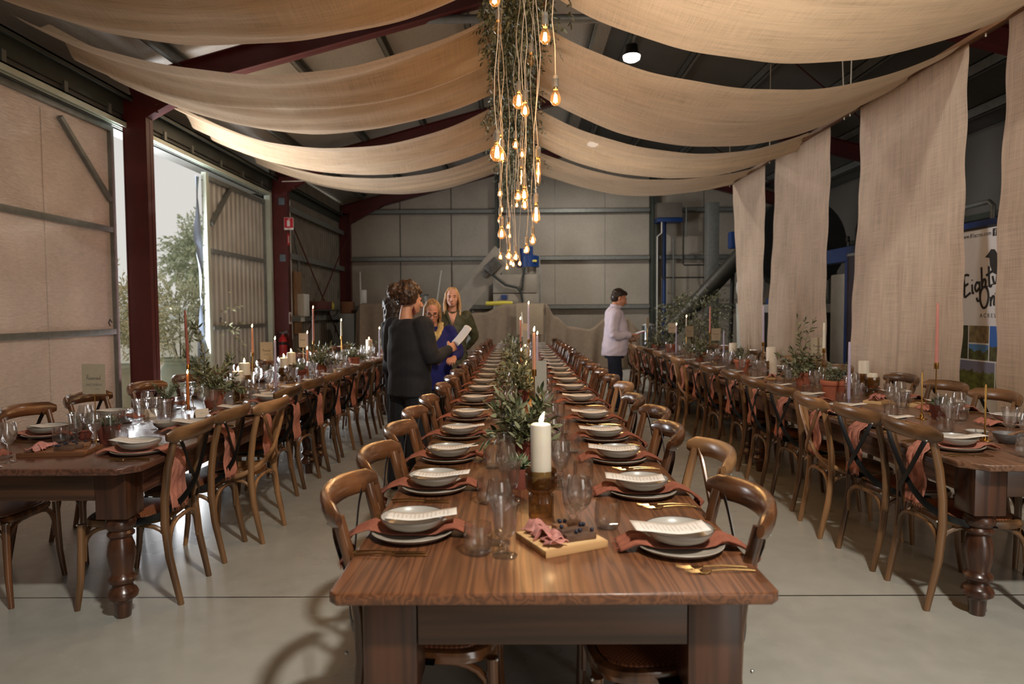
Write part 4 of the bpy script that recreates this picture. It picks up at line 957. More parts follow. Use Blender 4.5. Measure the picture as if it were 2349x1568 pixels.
# olive leaves
def leafmat(name, c1, c2, rough=.45):
    m, nt, b = nmat(name)
    tc = node(nt, 'ShaderNodeTexCoord').outputs['Object']; nz = node(nt, 'ShaderNodeTexNoise', Scale=26.0, Detail=1.0); link(nt, tc, nz.inputs['Vector'])
    ge = node(nt, 'ShaderNodeNewGeometry'); mx = node(nt, 'ShaderNodeMix', data_type='RGBA')
    c = ramp(nt, nz.outputs['Fac'], [(.35, c1), (.65, c2)])
    pale = tuple(min(1, .5*x+.5*y) for x, y in zip(c2, srgb(170, 172, 140)))
    link(nt, ge.outputs['Backfacing'], mx.inputs['Factor']); link(nt, c, mx.inputs[6]); mx.inputs[7].default_value = (*pale, 1)
    link(nt, mx.outputs[2], b.inputs['Base Color']); b.inputs['Roughness'].default_value = rough; return m
M_olive = leafmat('olive_leaves', srgb(48, 58, 36), srgb(104, 108, 70))
M_olivedry = leafmat('olive_garland_leaves', srgb(38, 44, 28), srgb(88, 90, 58))
M_rosem = leafmat('rosemary_needles', srgb(38, 60, 40), srgb(80, 104, 70), .6)
M_stem = plain('woody_stem', srgb(96, 80, 58), .8)
def leaf(b, p, d, L, w, mi, r, curl=.15):
    d = Vector(d).normalized(); ref = Vector((r.uniform(-1, 1), r.uniform(-1, 1), r.uniform(-1, 1)))
    s = d.cross(ref)
    if s.length < 1e-3: s = Vector((1, 0, 0))
    s.normalize(); n = s.cross(d)
    p = Vector(p); m1 = p+d*L*.35+n*L*curl*.3; m2 = p+d*L*.7+n*L*curl*.2; e = p+d*L-n*L*curl*.2
    b.add([p, m1+s*w, m1-s*w, m2+s*w*.8, m2-s*w*.8, e, m1, m2], [(0,6,1), (0,2,6), (6,7,3,1), (2,4,7,6), (7,5,3), (4,5,7)], mi)
def sprig(b, p, d, L, n, ll, lw, r, mi_leaf=1, mi_stem=0, droop=.25, stem_r=.0018):
    p = Vector(p); d = Vector(d).normalized(); pts = [p.copy()]
    q = p.copy(); dd = d.copy(); k = 5
    for i in range(k):
        dd = (dd+Vector((r.uniform(-.16, .16), r.uniform(-.16, .16), r.uniform(-.1, .1)-droop*.35))).normalized()
        q = q+dd*L/k; pts.append(q.copy())
    b.tube(pts, [stem_r*(1-.12*i) for i in range(k+1)], 4, mi=mi_stem)
    for i in range(n):
        f = (i+.6)/n*k; a = min(int(f), k-1); c = pts[a].lerp(pts[a+1], f-a); tdir = (pts[a+1]-pts[a]).normalized()
        side = tdir.cross(Vector((r.uniform(-1, 1), r.uniform(-1, 1), r.uniform(-1, 1))))
        if side.length < .05: continue
        side.normalize()
        leaf(b, c, tdir*r.uniform(.4, .9)+side*r.uniform(.6, 1), ll*r.uniform(.7, 1.15), lw*r.uniform(.8, 1.2), mi_leaf, r)
    leaf(b, pts[-1], dd, ll, lw, mi_leaf, r)
r = random.Random(21)
b = MB()
for i in range(2600):
    y = 2.3+13.2*(i/2600.)**1.35+r.uniform(-.2, .2)
    wide = .2+.06*math.sin(y*2.3)
    x = r.gauss(-.03, .55)*wide; z = LZ+.06-abs(r.gauss(0, .12))-.06*math.sin(y*3)**2
    a = r.uniform(0, 2*PI)
    sprig(b, (x, y, z), (math.cos(a)*.8, math.sin(a), r.uniform(-.9, .25)), r.uniform(.16, .3), 11, .06, .009, r, droop=.6)
o = b.build('olive_garland', [M_stem, M_olivedry], angle=180, smooth=False); tag(o, 'thick olive-leaf garland running the length of the timber ladder above the centre table', 'garland')
# filament bulbs
M_bglass = glassmat('amber_bulb_glass', (1, .84, .62), 1, .03, .014, (1, .66, .34))
M_fil = plain('glowing_filament', (1, .6, .25), .5, emit=(1, .62, .28), es=55)
M_sock = plain('grey_lamp_holder', srgb(140, 132, 120), .5, 0, .06)
M_brassc = plain('bulb_cap', srgb(200, 170, 120), .35, .8, .05)
M_cord = plain('braided_cord', srgb(216, 200, 180), .8, 0, .06)
PROF = {
 'A': ([(.013, 0), (.0135, -.01), (.017, -.02), (.026, -.036), (.0315, -.058), (.029, -.078), (.017, -.093), (.003, -.098), (0, -.098)], .036, .076),
 'G': ([(.013, 0), (.0145, -.012), (.025, -.024), (.041, -.045), (.0475, -.072), (.043, -.096), (.028, -.114), (.01, -.121), (0, -.121)], .03, .095),
 'S': ([(.0135, 0), (.014, -.015), (.018, -.035), (.026, -.07), (.032, -.1), (.03, -.12), (.018, -.135), (.003, -.142), (0, -.142)], .03, .12),
 'T': ([(.0135, 0), (.0145, -.012), (.0155, -.03), (.0155, -.15), (.013, -.165), (.003, -.172), (0, -.172)], .03, .15)}
BM = {}
for k, (pr, f0, f1) in PROF.items():
    g = MB().lathe(pr, 20, close=True); fl = MB()
    if k == 'T': fl.tube([(0, 0, -.03), (.004, .002, -.09), (-.003, 0, -.15)], .0035, 6)
    else:
        rr = .011 if k != 'G' else .014
        for j in range(5):
            a = 2*PI*j/5
            fl.tube([(rr*.55*math.cos(a), rr*.55*math.sin(a), -f0), (rr*math.cos(a+.5), rr*math.sin(a+.5), -f1)], .0027, 5)
    BM[k] = (g, fl)
def bulb(px, py, dia, kind, lit=True, label=None, i=0):
    d = {'A': .061, 'G': .095, 'S': .064, 'T': .031}[kind]
    Yd = d*1540/dia
    # world position of the bulb: along the sight line worked out once from the photograph
    dx, dz = (px-1187)/1540., (714-py)/1540.
    X, Z = dx*Yd, 1.476+dz*Yd
    h = {'A': .06, 'G': .068, 'S': .085, 'T': .09}[kind]
    return X, Yd, Z+h, kind, lit
raw = [(1140,15,25,'A',1),(1253,99,25,'A',1),(1276,236,24,'A',1),(1193,240,30,'G',1),(1207,262,21,'A',1),(1143,355,34,'G',1),(1155,364,18,'A',1),(1151,331,16,'A',1),
 (1185,338,14.5,'A',1),(1200,359,12.5,'A',1),(1236,399,11,'T',1),(1198,409,7.5,'T',1),(1204,450,20,'A',1),(1190,454,16,'A',1),(1205,473,16,'A',1),(1187,473,9,'A',1),
 (1149,447,11.5,'A',1),(1152,483,10,'A',1),(1149,506,12.5,'A',1),(1152,538,18,'A',1),(1231,496,20,'S',1),(1223,553,15,'A',1),(1209,574,14,'A',1),(1167,521,9.5,'A',1),
 (1170,542,8.5,'A',1),(1149,590,9.5,'A',1),(1168,588,14,'A',1),(1184,591,13,'A',1),(1173,604,9.5,'A',1),(1178,607,9,'A',1),(1193,605,9.5,'A',1),(1164,614,8.5,'A',1),(1147,80,20,'A',0),(1221,151,18,'A',0)]
BUL = sorted([bulb(*q) for q in raw], key=lambda q: q[1])
for i, (X, Yd, Z, kind, lit) in enumerate(BUL):
    nm = {'A': 'round', 'G': 'large globe', 'S': 'long teardrop', 'T': 'slim tube'}[kind]
    t = thing('pendant_bulb', '%s%s filament bulb on a cord, %s from the camera in the hanging cluster' % ('' if lit else 'unlit ', nm, ORD[i] if i < 29 else 'thirtieth,thirty-first,thirty-second,thirty-third,thirty-fourth'.split(',')[i-29]), 'light bulb', (X, Yd, Z), 0, 'filament bulbs hanging over the centre table')
    g, fl = BM[kind]
    g.build('bulb_glass', M_bglass, t)
    MB().lathe([(.0135, -.006), (.0135, .012)], 14).build('bulb_cap', M_brassc, t)
    MB().lathe([(.0175, .006), (.0185, .012), (.0175, .05), (.019, .052), (.016, .07), (.006, .078)], 16).build('lamp_holder', M_sock, t)
    top = LZ+.05; r = random.Random(i); n = 9; tx = max(-.3, min(.3, X))-X
    MB().tube([(tx*(k/n)**2+.018*math.sin(k*1.3+i)*(0 if k == 0 else 1), .015*math.sin(k*1.7+i*2)*(0 if k == 0 else 1), .072+(top-Z-.072)*k/n) for k in range(n+1)], .003, 6).build('cord', M_cord, t)
    if lit:
        fl.build('filament', M_fil, t)
        l = bpy.data.lights.new('bulb_light', 'POINT'); l.energy = 6.5 if kind != 'T' else 4.0; l.color = (1, .63, .32); l.shadow_soft_size = .01
        o = bpy.data.objects.new('bulb_light', l); COL.objects.link(o); o.parent = t; o.location = (0, 0, {'A': -.056, 'G': -.07, 'S': -.09, 'T': -.09}[kind])
# ---------------------------------------------------------------- tableware kinds
M_stone = plain('stoneware', srgb(160, 151, 138), .45, 0, .06, 20)
M_bowlw = plain('pale_glazed_bowl', srgb(178, 172, 163), .3, 0, .04, 20, coat=.2)
M_rimd = plain('dark_glaze_rim', srgb(60, 52, 48), .4)
M_napk = plain('terracotta_linen', srgb(146, 84, 62), .9, 0, .14, 60, .25, 300)
M_napr = plain('rose_clay_linen', srgb(180, 116, 96), .9, 0, .12, 60, .25, 300)
M_gold = plain('brushed_gold', srgb(176, 140, 90), .25, 1, .06)
M_glass = glassmat('clear_glass', (.99, .995, .995), 1.0, .02, 0, (1, 1, 1), .7, .2)
def menu_mat():
    m, nt, b = nmat('printed_menu_card')
    uv = node(nt, 'ShaderNodeTexCoord').outputs['UV']; sp = node(nt, 'ShaderNodeSeparateXYZ'); link(nt, uv, sp.inputs[0])
    w = node(nt, 'ShaderNodeMath', operation='MULTIPLY'); w.inputs[1].default_value = 17; link(nt, sp.outputs['X'], w.inputs[0])
    f = node(nt, 'ShaderNodeMath', operation='FRACT'); link(nt, w.outputs[0], f.inputs[0])
    lt = node(nt, 'ShaderNodeMath', operation='LESS_THAN'); lt.inputs[1].default_value = .3; link(nt, f.outputs[0], lt.inputs[0])
    fl = node(nt, 'ShaderNodeMath', operation='FLOOR'); link(nt, w.outputs[0], fl.inputs[0])
    wn = node(nt, 'ShaderNodeTexWhiteNoise', noise_dimensions='1D'); link(nt, fl.outputs[0], wn.inputs['W'])
    ab = node(nt, 'ShaderNodeMath', operation='SUBTRACT'); ab.inputs[1].default_value = .5; link(nt, sp.outputs['Y'], ab.inputs[0])
    a2 = node(nt, 'ShaderNodeMath', operation='ABSOLUTE'); link(nt, ab.outputs[0], a2.inputs[0])
    le = node(nt, 'ShaderNodeMath', operation='MULTIPLY_ADD'); le.inputs[1].default_value = .3; le.inputs[2].default_value = .1; link(nt, wn.outputs[0], le.inputs[0])
    l2 = node(nt, 'ShaderNodeMath', operation='LESS_THAN'); link(nt, a2.outputs[0], l2.inputs[0]); link(nt, le.outputs[0], l2.inputs[1])
    n2 = node(nt, 'ShaderNodeTexNoise', Scale=70.0); link(nt, uv, n2.inputs['Vector'])
    g2 = node(nt, 'ShaderNodeMath', operation='GREATER_THAN'); g2.inputs[1].default_value = .47; link(nt, n2.outputs['Fac'], g2.inputs[0])
    ed = node(nt, 'ShaderNodeMath', operation='COMPARE'); ed.inputs[1].default_value = .5; ed.inputs[2].default_value = .4; link(nt, sp.outputs['X'], ed.inputs[0])
    k = lt.outputs[0]
    for q in (l2, g2, ed):
        mu = node(nt, 'ShaderNodeMath', operation='MULTIPLY'); link(nt, k, mu.inputs[0]); link(nt, q.outputs[0], mu.inputs[1]); k = mu.outputs[0]
    mx = node(nt, 'ShaderNodeMix', data_type='RGBA'); link(nt, k, mx.inputs['Factor']); mx.inputs[6].default_value = (*srgb(226, 218, 208), 1); mx.inputs[7].default_value = (*srgb(176, 168, 160), 1)
    link(nt, mx.outputs[2], b.inputs['Base Color']); b.inputs['Roughness'].default_value = .8; return m
M_menu = menu_mat()
b = MB().lathe([(.07, 0), (.085, .002), (.115, .008), (.13, .018), (.134, .0215), (.132, .0235), (.127, .0215), (.11, .0125), (.085, .008), (0, .007)], 40)
K_plate = Kind(tag(b.build('dinner_plate', M_stone), 'x', 'plate', 'stoneware dinner plates'))
t = thing('pasta_bowl', 'x', 'bowl', (0, 0, 0), 0, 'pale bowls on the dinner plates')
MB().lathe([(.052, 0), (.06, .001), (.085, .012), (.1, .028), (.104, .038), (.1015, .038), (.097, .029), (.082, .0155), (.06, .0085), (0, .007)], 40).build('bowl', M_bowlw, t)
MB().lathe([(.1035, .0372), (.1046, .0385), (.103, .0398), (.1012, .0385), (.1035, .0372)], 40, close=True).build('rim', M_rimd, t)
K_bowl = Kind(t)
def napkin(name, drop, edge, wid, mat, fringe):
    path = [(-.185, .004), (-.165, .012), (-.14, .024), (-.125, .026), (-.06, .0145), (.06, .0145), (.118, .026), (.133, .0275), (edge-.012, .012), (edge+.004, .004), (edge+.012, -.012)]
    k = 10
    for i in range(1, k+1): path.append((edge+.014+.01*math.sin(i*.8), -.012-drop*i/k))
    n = len(path)-1
    def fn(u, v):
        f = u*n; a = min(int(f), n-1); c = f-a
        x = path[a][0]*(1-c)+path[a+1][0]*c; z = path[a][1]*(1-c)+path[a+1][1]*c
        flat = 1 if abs(x) < .1 else 0
        w = wid*(.85+.15*math.sin(u*5+1)) if x < .12 else wid*(1+.1*math.sin(u*9))
        y = (v-.5)*w
        fold = (.007*math.sin(v*17+u*5)+.004*math.sin(v*31-u*11))*(1-flat)
        if z < -.005: x += abs(fold)*2.2+.006; 
        else: z += abs(fold)*1.2+(0 if flat else .001)
        return (x, y, z)
    t = thing(name, 'x', 'napkin', (0, 0, 0), 0, 'linen napkins under the bowls')
    b = MB(); b.grid(fn, n*3, 16); o = b.build('cloth', mat, t, angle=180)
    md = o.modifiers.new('thick', 'SOLIDIFY'); md.thickness = .0022; md.offset = 1
    if fringe:
        b = MB(); rr = random.Random(4)
        for e in (0, 1):
            for i in range(30):
                p = Vector(fn(e, (i+.5)/30)); d = Vector((rr.uniform(-.002, .004), rr.uniform(-.003, .003), -.014)) if e else Vector((-.013, rr.uniform(-.004, .004), -.001))
                b.tube([p, p+d*.5+Vector((.001, 0, .001)), p+d], .0006, 4)
        b.build('fringe', mat, t)
    return t
K_napc = Kind(napkin('linen_napkin', .07, .185, .098, M_napk, True)); K_naps = Kind(napkin('linen_napkin', .26, .165, .15, M_napr, True))
b = MB(); b.grid(lambda u, v: (-.14+.225*u, (v-.5)*.088, .0412+.01*(u-.6)**2*2.0-.008*math.exp(-((u-.6)/.3)**2)+.003*(v-.5)), 16, 3)
o = b.build('menu_card', M_menu, angle=180); md = o.modifiers.new('thick', 'SOLIDIFY'); md.thickness = .0006
K_menu = Kind(tag(o, 'x', 'menu', 'printed menu cards on the bowls'))
# cutlery, handle end at +x
def cut(kind):
    t = thing(kind, 'x', kind, (0, 0, 0), 0, 'gold %s' % {'fork': 'forks', 'knife': 'knives'}[kind])
    h = MB(); h.tube([(-.02, 0, .006), (.03, 0, .009), (.085, 0, .006), (.1, 0, .004)], [.0024, .0028, .0034, .003], 8, flat=(.8, 1.1)); h.build('handle', M_gold, t)
    if kind == 'fork':
        b = MB(); b.grid(lambda u, v: (-.02-.035*u, (v-.5)*(.006+.017*math.sin(min(u*2, 1)*PI/2)), .006-.004*math.sin(u*PI)), 6, 4)
        o = b.build('fork_head', M_gold, t); md = o.modifiers.new('thick', 'SOLIDIFY'); md.thickness = .0014
        b = MB()
        for k in range(4):
            y = -.0088+k*.00587
            b.tube([(-.053, y, .006), (-.075, y, .0055), (-.097, y*.92, .011)], [.0015, .0013, .0007], 5)
        b.build('tines', M_gold, t)
    else:
        b = MB(); b.box(-.115, -.018, -.008, .006, .002, .0036, .0006); b.build('blade', M_gold, t)
    return t
K_fork = Kind(cut('fork')); K_knife = Kind(cut('knife'))
# glasses (origin at the foot)
tum = [(0, .0), (.03, .0), (.038, .008), (.0425, .025), (.0425, .06), (.04, .09), (.0385, .0905), (.041, .06), (.041, .026), (.036, .014), (0, .012)]
K_tum = Kind(tag(MB().lathe(tum, 28, close=True).build('water_tumbler', M_glass, angle=60), 'x', 'tumbler', 'clear water tumblers'))
gob = [(0, .004), (.036, .0), (.037, .003), (.02, .01), (.011, .018), (.009, .028), (.016, .034), (.016, .04), (.01, .046), (.011, .054), (.024, .062), (.031, .075), (.034, .1), (.0375, .135), (.042, .158), (.0445, .166), (.043, .1665), (.0355, .13), (.032, .1), (.028, .078), (.0, .066)]
b = MB(); b.lathe(gob[:12], 24, close=True); b.lathe(gob[11:15], 32, rib=(10, .06), close=True); b.lathe(gob[14:], 24, close=True)
K_gob = Kind(tag(b.build('pressed_goblet', M_glass, angle=50), 'x', 'goblet', 'pressed glass goblets'))
win = [(0, .003), (.034, 0), (.035, .002), (.012, .007), (.0045, .014), (.0038, .06), (.0045, .085), (.016, .094), (.033, .112), (.0405, .135), (.041, .155), (.036, .185), (.0335, .196), (.0325, .196), (.039, .155), (.0385, .136), (.031, .114), (0, .098)]
K_win = Kind(tag(MB().lathe(win, 28, close=True).build('wine_glass', M_glass, angle=60), 'x', 'wine glass', 'stemmed wine glasses'))
ZT = .76
def setting(x, y, facing, nap, desc, rnd, cutlery=True, glasses=True, menu=True, far=False):
    """facing -1: diner looks to -x; local +x points to the diner"""
    rot = 0 if facing < 0 else PI
    ca = 1 if facing < 0 else -1
    def at(lx, ly, z=0): return (x+ca*lx, y+ca*ly, ZT+z)
    K_plate.put(at(0, 0), rot, 'grey stoneware dinner plate under bowl, '+desc)
    nap.put(at(0, 0), rot, 'terracotta napkin between plate and bowl, '+desc)
    K_bowl.put(at(0, 0, .0265), rot+rnd.uniform(-.1, .1), 'pale dark-rimmed bowl on plate, '+desc)
    if menu: K_menu.put(at(0, 0, .026), rot+rnd.uniform(-.12, .12), 'white menu card lying over bowl, '+desc)
    if cutlery:
        j = rnd.uniform(-.01, .01)
        K_fork.put(at(.04+j, -.165), rot+rnd.uniform(-.03, .03), 'gold fork next to plate, '+desc)
        K_fork.put(at(.055+j, -.192), rot+rnd.uniform(-.04, .04), 'gold fork farther from plate, '+desc)
        K_knife.put(at(.05+j, .165), rot+rnd.uniform(-.03, .03), 'gold knife next to plate, '+desc)
        K_knife.put(at(.04+j, .19), rot+rnd.uniform(-.04, .04), 'gold knife farther from plate, '+desc)
    if glasses:
        j = lambda: rnd.uniform(-.018, .018)
        K_tum.put(at(-.205+j(), .187+j()), rnd.uniform(0, 6), 'clear water tumbler, '+desc)
        K_gob.put(at(-.288+j(), .2+j()), rnd.uniform(0, 6), 'pressed glass goblet, '+desc)
        K_win.put(at(-.292+j(), .085+j()), rnd.uniform(0, 6), 'stemmed wine glass, '+desc)
rs = random.Random(5)
sR = [2.0, 2.6, 3.18, 3.71, 4.35, 5.19, 5.9, 6.5, 7.12] + [7.74+.62*i for i in range(11)]
sL = [2.13, 2.68, 3.22, 3.8, 4.42, 5.17, 5.85, 6.42, 7.02] + [7.64+.62*i for i in range(11)]
for i in range(20):
    setting(.48+rs.uniform(-.008, .008), sR[i], -1, K_napc, '%s place from camera, curtain side of centre table' % ORD[i], rs, cutlery=sR[i] < 9)
    setting(-.335+rs.uniform(-.008, .008)+.02*(i/20), sL[i], 1, K_napc, '%s place from camera, door side of centre table' % ORD[i], rs, cutlery=sL[i] < 9)
la = [3.42, 4.04, 4.66, 5.28, 5.9] + [6.5+.62*i for i in range(10)]
lw = [3.3, 3.9, 4.52, 5.15, 5.8] + [6.42+.62*i for i in range(9)]
ra = [3.43, 4.06, 4.6, 5.22, 5.84] + [6.46+.62*i for i in range(10)]
rw = [3.5, 4.12, 4.74, 5.36, 5.98] + [6.6+.62*i for i in range(9)]
for i, y in enumerate(la): setting(-1.955, y, -1, K_naps, '%s place from camera, aisle side of door-row table' % ORD[i], rs, cutlery=y < 6.5)
for i, y in enumerate(lw): setting(-2.765, y, 1, K_naps, '%s place from camera, door side of door-row table' % ORD[i], rs, cutlery=y < 6.5)
for i, y in enumerate(ra): setting(2.235, y, 1, K_naps, '%s place from camera, aisle side of curtain-row table' % ORD[i], rs, cutlery=y < 6.5)
for i, y in enumerate(rw): setting(3.03, y, -1, K_naps, '%s place from camera, curtain side of curtain-row table' % ORD[i], rs, cutlery=y < 6.5)
# ---------------------------------------------------------------- table decorations
M_terra = plain('terracotta', srgb(170, 98, 72), .85, 0, .12, 14, .1, 60)
M_terrad = plain('dark_terracotta', srgb(112, 54, 40), .8, 0, .14, 14, .1, 60)
M_soil = plain('dark_soil', srgb(40, 30, 22), 1, 0, .3, 60, .6, 120)
M_brass = plain('brass', srgb(186, 142, 76), .28, 1, .08)
M_wick = plain('charred_wick', srgb(30, 24, 20), .9)
def wax(name, col, glow=0):
    m = plain(name, col, .45, 0, .04, 10, sub=.25)
    if glow:
        nt = m.node_tree; b = nt.nodes['Principled BSDF']; b.inputs['Subsurface Weight'].default_value = .5; b.inputs['Subsurface Radius'].default_value = (.05, .025, .012)
    return m
M_wax = wax('ivory_wax', srgb(218, 208, 190), 1); M_waxp = wax('pink_wax', srgb(196, 128, 116)); M_waxd = wax('dusty_red_wax', srgb(150, 82, 66)); M_waxo = wax('amber_wax', srgb(200, 116, 50))
M_waxl = wax('lavender_wax', srgb(176, 166, 190)); M_waxpe = wax('peach_wax', srgb(212, 150, 116)); M_waxw = wax('cream_wax', srgb(222, 218, 200))
M_amb = glassmat('amber_ribbed_glass', (.62, .49, .3), 1, .05, .08, srgb(96, 68, 36), .5)
E_flame = plain('candle_flame', (1, .7, .3), .5, emit=(1, .68, .3), es=24)
def flame(parent, z, s=1.0, lean=.004, power=.35):
    MB().tube([(0, 0, z), (.001, 0, z+.012*s)], .0011, 5).build('wick', M_wick, parent)
    b = MB(); pr = [(0, 0), (.35, .08), (.9, .28), (1, .42), (.8, .62), (.4, .85), (0, 1)]
    vs = []; n = 10; fs = []
    for r_, h in pr:
        for j in range(n):
            a = 2*PI*j/n; vs.append((r_*.0072*s*math.cos(a)+lean*h*h*2.2, r_*.0072*s*math.sin(a), z+.006*s+h*.04*s))
    for i in range(len(pr)-1):
        for j in range(n): fs.append((i*n+j, i*n+(j+1) % n, (i+1)*n+(j+1) % n, (i+1)*n+j))
    b.add(vs, fs).build('flame', E_flame, parent)
    if power:
        l = bpy.data.lights.new('flame_light', 'POINT'); l.energy = power; l.color = (1, .6, .28); l.shadow_soft_size = .012
        o = bpy.data.objects.new('flame_light', l); COL.objects.link(o); o.parent = parent; o.location = (lean, 0, z+.03*s)
def pillar(x, y, top, label, lit=True, r=.036, z0=.0, holder=True, seed=0):
    """pillar candle, optionally standing in an amber ribbed glass holder (a thing of its own)"""
    if holder:
        h = .165
        t = thing('candle_holder', 'amber ribbed holder under '+label, 'candle holder', (x, y, ZT), seed, 'amber glass candle holders')
        g = MB()
        g.lathe([(.043, 0), (.046, .003), (.046, .075), (.036, .084)], 48, rib=(16, .13), close=True)
        g.lathe([(.036, .084), (.05, .092), (.057, .105), (.057, .158), (.055, .165), (.052, .158), (.052, .108), (.046, .1), (0, .095)], 48, rib=(16, .06), close=True)
        g.build('ribbed_glass', M_amb, t, angle=60); z0 = .0965
    h = top-ZT-z0; c = ZT+z0
    t = thing('pillar_candle', label, 'candle', (x, y, c), seed, 'pillar candles')
    pr = [(r*.9, 0), (r, .003), (r, h-.006), (r*.94, h), (r*.8, h+.002), (r*.6, h-.004), (0, h-.008)]
    MB().lathe(pr, 28).build('wax_body', M_wax, t)
    if lit: flame(t, h-.008, 1.15, .006 if seed == 0 else .002, 1.3)
    else: MB().tube([(0, 0, h-.01), (.002, 0, h+.006)], .001, 5).build('wick', M_wick, t)
def taper(x, y, zb, top, mat, label, lit=True, holder='cup', lean=0, r=.0115):
    """taper candle; holder 'cup' brass stick, 'hairpin' brass legs, 'glass' small glass foot, None"""
    hl = {'cup': 'brass stick', 'hairpin': 'hairpin holder', 'glass': 'glass holder'}.get(holder)
    if holder == 'glass': zb = ZT+.022
    hz = zb-ZT
    if holder:
        t = thing('taper_holder', '%s under %s' % (hl, label), 'candle holder', (x, y, ZT), 0, 'taper candle holders')
        if holder == 'glass':
            MB().lathe([(.03, 0), (.032, .004), (.026, .012), (.014, .02), (.0125, .05), (.0118, .05), (.0118, .02)], 20, close=True).build('glass_foot', M_glass, t)
        else:
            MB().lathe([(.0135, hz-.03), (.0145, hz-.028), (.0145, hz+.012), (.0125, hz+.012), (.0125, hz-.005), (0, hz-.005)], 18, close=False).build('cup', M_brass, t)
            if holder == 'cup':
                MB().tube([(0, 0, .006), (0, 0, hz-.028)], .0042, 8).build('stem', M_brass, t)
                MB().lathe([(.042, 0), (.042, .004), (.012, .008), (.01, .02), (.004, .03)], 24).build('base', M_brass, t)
            else:
                for s in (-1, 1): MB().tube([(0, s*.004, hz-.028), (0, s*.03, hz*.4), (.01*s, s*.045, .004)], .003, 6).build('leg', M_brass, t)
                MB().tube([(.045*math.cos(a*PI/8), .045*math.sin(a*PI/8), .004) for a in range(17)], .003, 6).build('foot_ring', M_brass, t)
    h = top-zb
    t = thing('taper_candle', label, 'candle', (x, y, zb), 0, 'taper candles'); t.rotation_euler = (0, lean, 0)
    MB().lathe([(r, -.004), (r, .01), (r*.86, h*.7), (r*.72, h-.006), (r*.4, h), (0, h)], 16).build('wax_stick', mat, t)
    if lit: flame(t, h, .9, .002, .3)
    else: MB().tube([(0, 0, h), (.001, 0, h+.008)], .0009, 5).build('wick', M_wick, t)
def pot_mesh(r, h, mat, t, rim=True):
    pr = [(r*.68, 0), (r*.93, h*.74), (r*1.0, h*.75), (r*1.02, h*.78), (r*1.02, h*.97), (r*1.0, h), (r*.92, h), (r*.9, h*.88)] if rim else [(r*.7, 0), (r, h*.97), (r*.98, h), (r*.9, h), (r*.88, h*.9)]
    b = MB().lathe(pr, 32, close=True); b.lathe([(0, .003), (r*.68, .003)], 24, close=True); b.build('pot', mat, t)
    MB().lathe([(r*.9, h*.9), (r*.5, h*.92), (0, h*.93)], 24, close=True).build('soil', M_soil, t)
def olive_pot(x, y, r, h, spread, height, n, label, seed, mat=None, tall=0, leaf_l=.06, leaf_w=.0075, zbase=ZT):
    rr = random.Random(seed); t = thing('potted_olive', label, 'plant', (x, y, zbase), 0, 'potted olive plants')
    pot_mesh(r, h, mat or M_terra, t)
    b = MB()
    for i in range(n):
        a = rr.uniform(0, 2*PI); el = rr.uniform(.12, 1.0)
        d = Vector((math.cos(a)*(1-el*.75), math.sin(a)*(1-el*.75), el))
        L = (height*.55+height*.5*el)*rr.uniform(.6, 1.0)
        if i < tall: d = Vector((math.cos(a)*.25, math.sin(a)*.25, 1)); L = height*1.75
        sprig(b, (math.cos(a)*r*.5*rr.random(), math.sin(a)*r*.5*rr.random(), h*.9), d*1.0+Vector((0, 0, .02)), L, int(10+L*46), leaf_l, leaf_w, rr, droop=.3 if i >= tall else .02)
    b.build('foliage', [M_stem, M_olive], t, angle=180, smooth=False)
def herb_pot(x, y, r, h, height, label, seed, mat=None, n=22):
    rr = random.Random(seed); t = thing('potted_rosemary', label, 'plant', (x, y, ZT), 0, 'potted herbs')
    pot_mesh(r, h, mat or M_terra, t); b = MB()
    for i in range(n):
        a = rr.uniform(0, 2*PI); d = Vector((math.cos(a)*.45, math.sin(a)*.45, 1))
        sprig(b, (math.cos(a)*r*.5*rr.random(), math.sin(a)*r*.5*rr.random(), h*.88), d, height*rr.uniform(.5, 1), 30, .02, .0022, rr, droop=.05)
    b.build('foliage', [M_stem, M_rosem], t, angle=180, smooth=False)
def succulent(x, y, r, h, label, seed, mat):
    rr = random.Random(seed); t = thing('potted_succulent', label, 'plant', (x, y, ZT), 0, 'potted succulents'); pot_mesh(r, h, mat, t, False); b = MB()
    for i in range(36):
        a = i*2.4; el = .2+i/36*1.2
        leaf(b, (0, 0, h*.9), (math.cos(a)*math.cos(el), math.sin(a)*math.cos(el), math.sin(el)), .075, .008, 1, rr, .3)
    b.build('foliage', [M_stem, M_rosem], t, angle=180, smooth=False)
# centre table
PC = 'centre table'
pillar(.079, 2.33, 1.082, 'tall ivory pillar candle burning nearest the camera on the centre table')
succulent(.0, 2.7, .052, .085, 'spiky succulent in terracotta pot behind the nearest pillar candle, centre table', 3, M_terrad)
olive_pot(.015, 3.14, .072, .13, .2, .26, 34, 'dense dark-green olive plant behind the nearest pillar candle, centre table', 4, M_terrad, leaf_l=.065, leaf_w=.0085)
pillar(.112, 5.7, .9, 'ivory pillar candle burning behind the tall grey card, centre table', True, .04, holder=True, seed=1)
pillar(.15, 5.15, .905, 'shorter ivory pillar candle partly behind the tall grey card, centre table', True, .034, holder=False, seed=2)
taper(.10, 4.1, 1.11, 1.345, M_waxpe, 'peach taper candle burning just left of the tall grey card, centre table', True, 'cup', 0, .0125)
taper(.175, 6.0, 1.0, 1.26, M_waxl, 'lavender taper candle burning behind the peach taper, centre table', True, 'cup')
taper(.125, 7.6, 1.15, 1.55, M_waxl, 'tallest lavender taper candle far along the centre table', True, 'cup')
taper(.035, 8.2, 1.02, 1.37, M_waxp, 'coral pink taper candle far along the centre table', True, 'cup')
taper(.035, 6.6, .9, 1.08, M_waxo, 'amber taper candle burning amid olive leaves, centre table', True, 'glass')
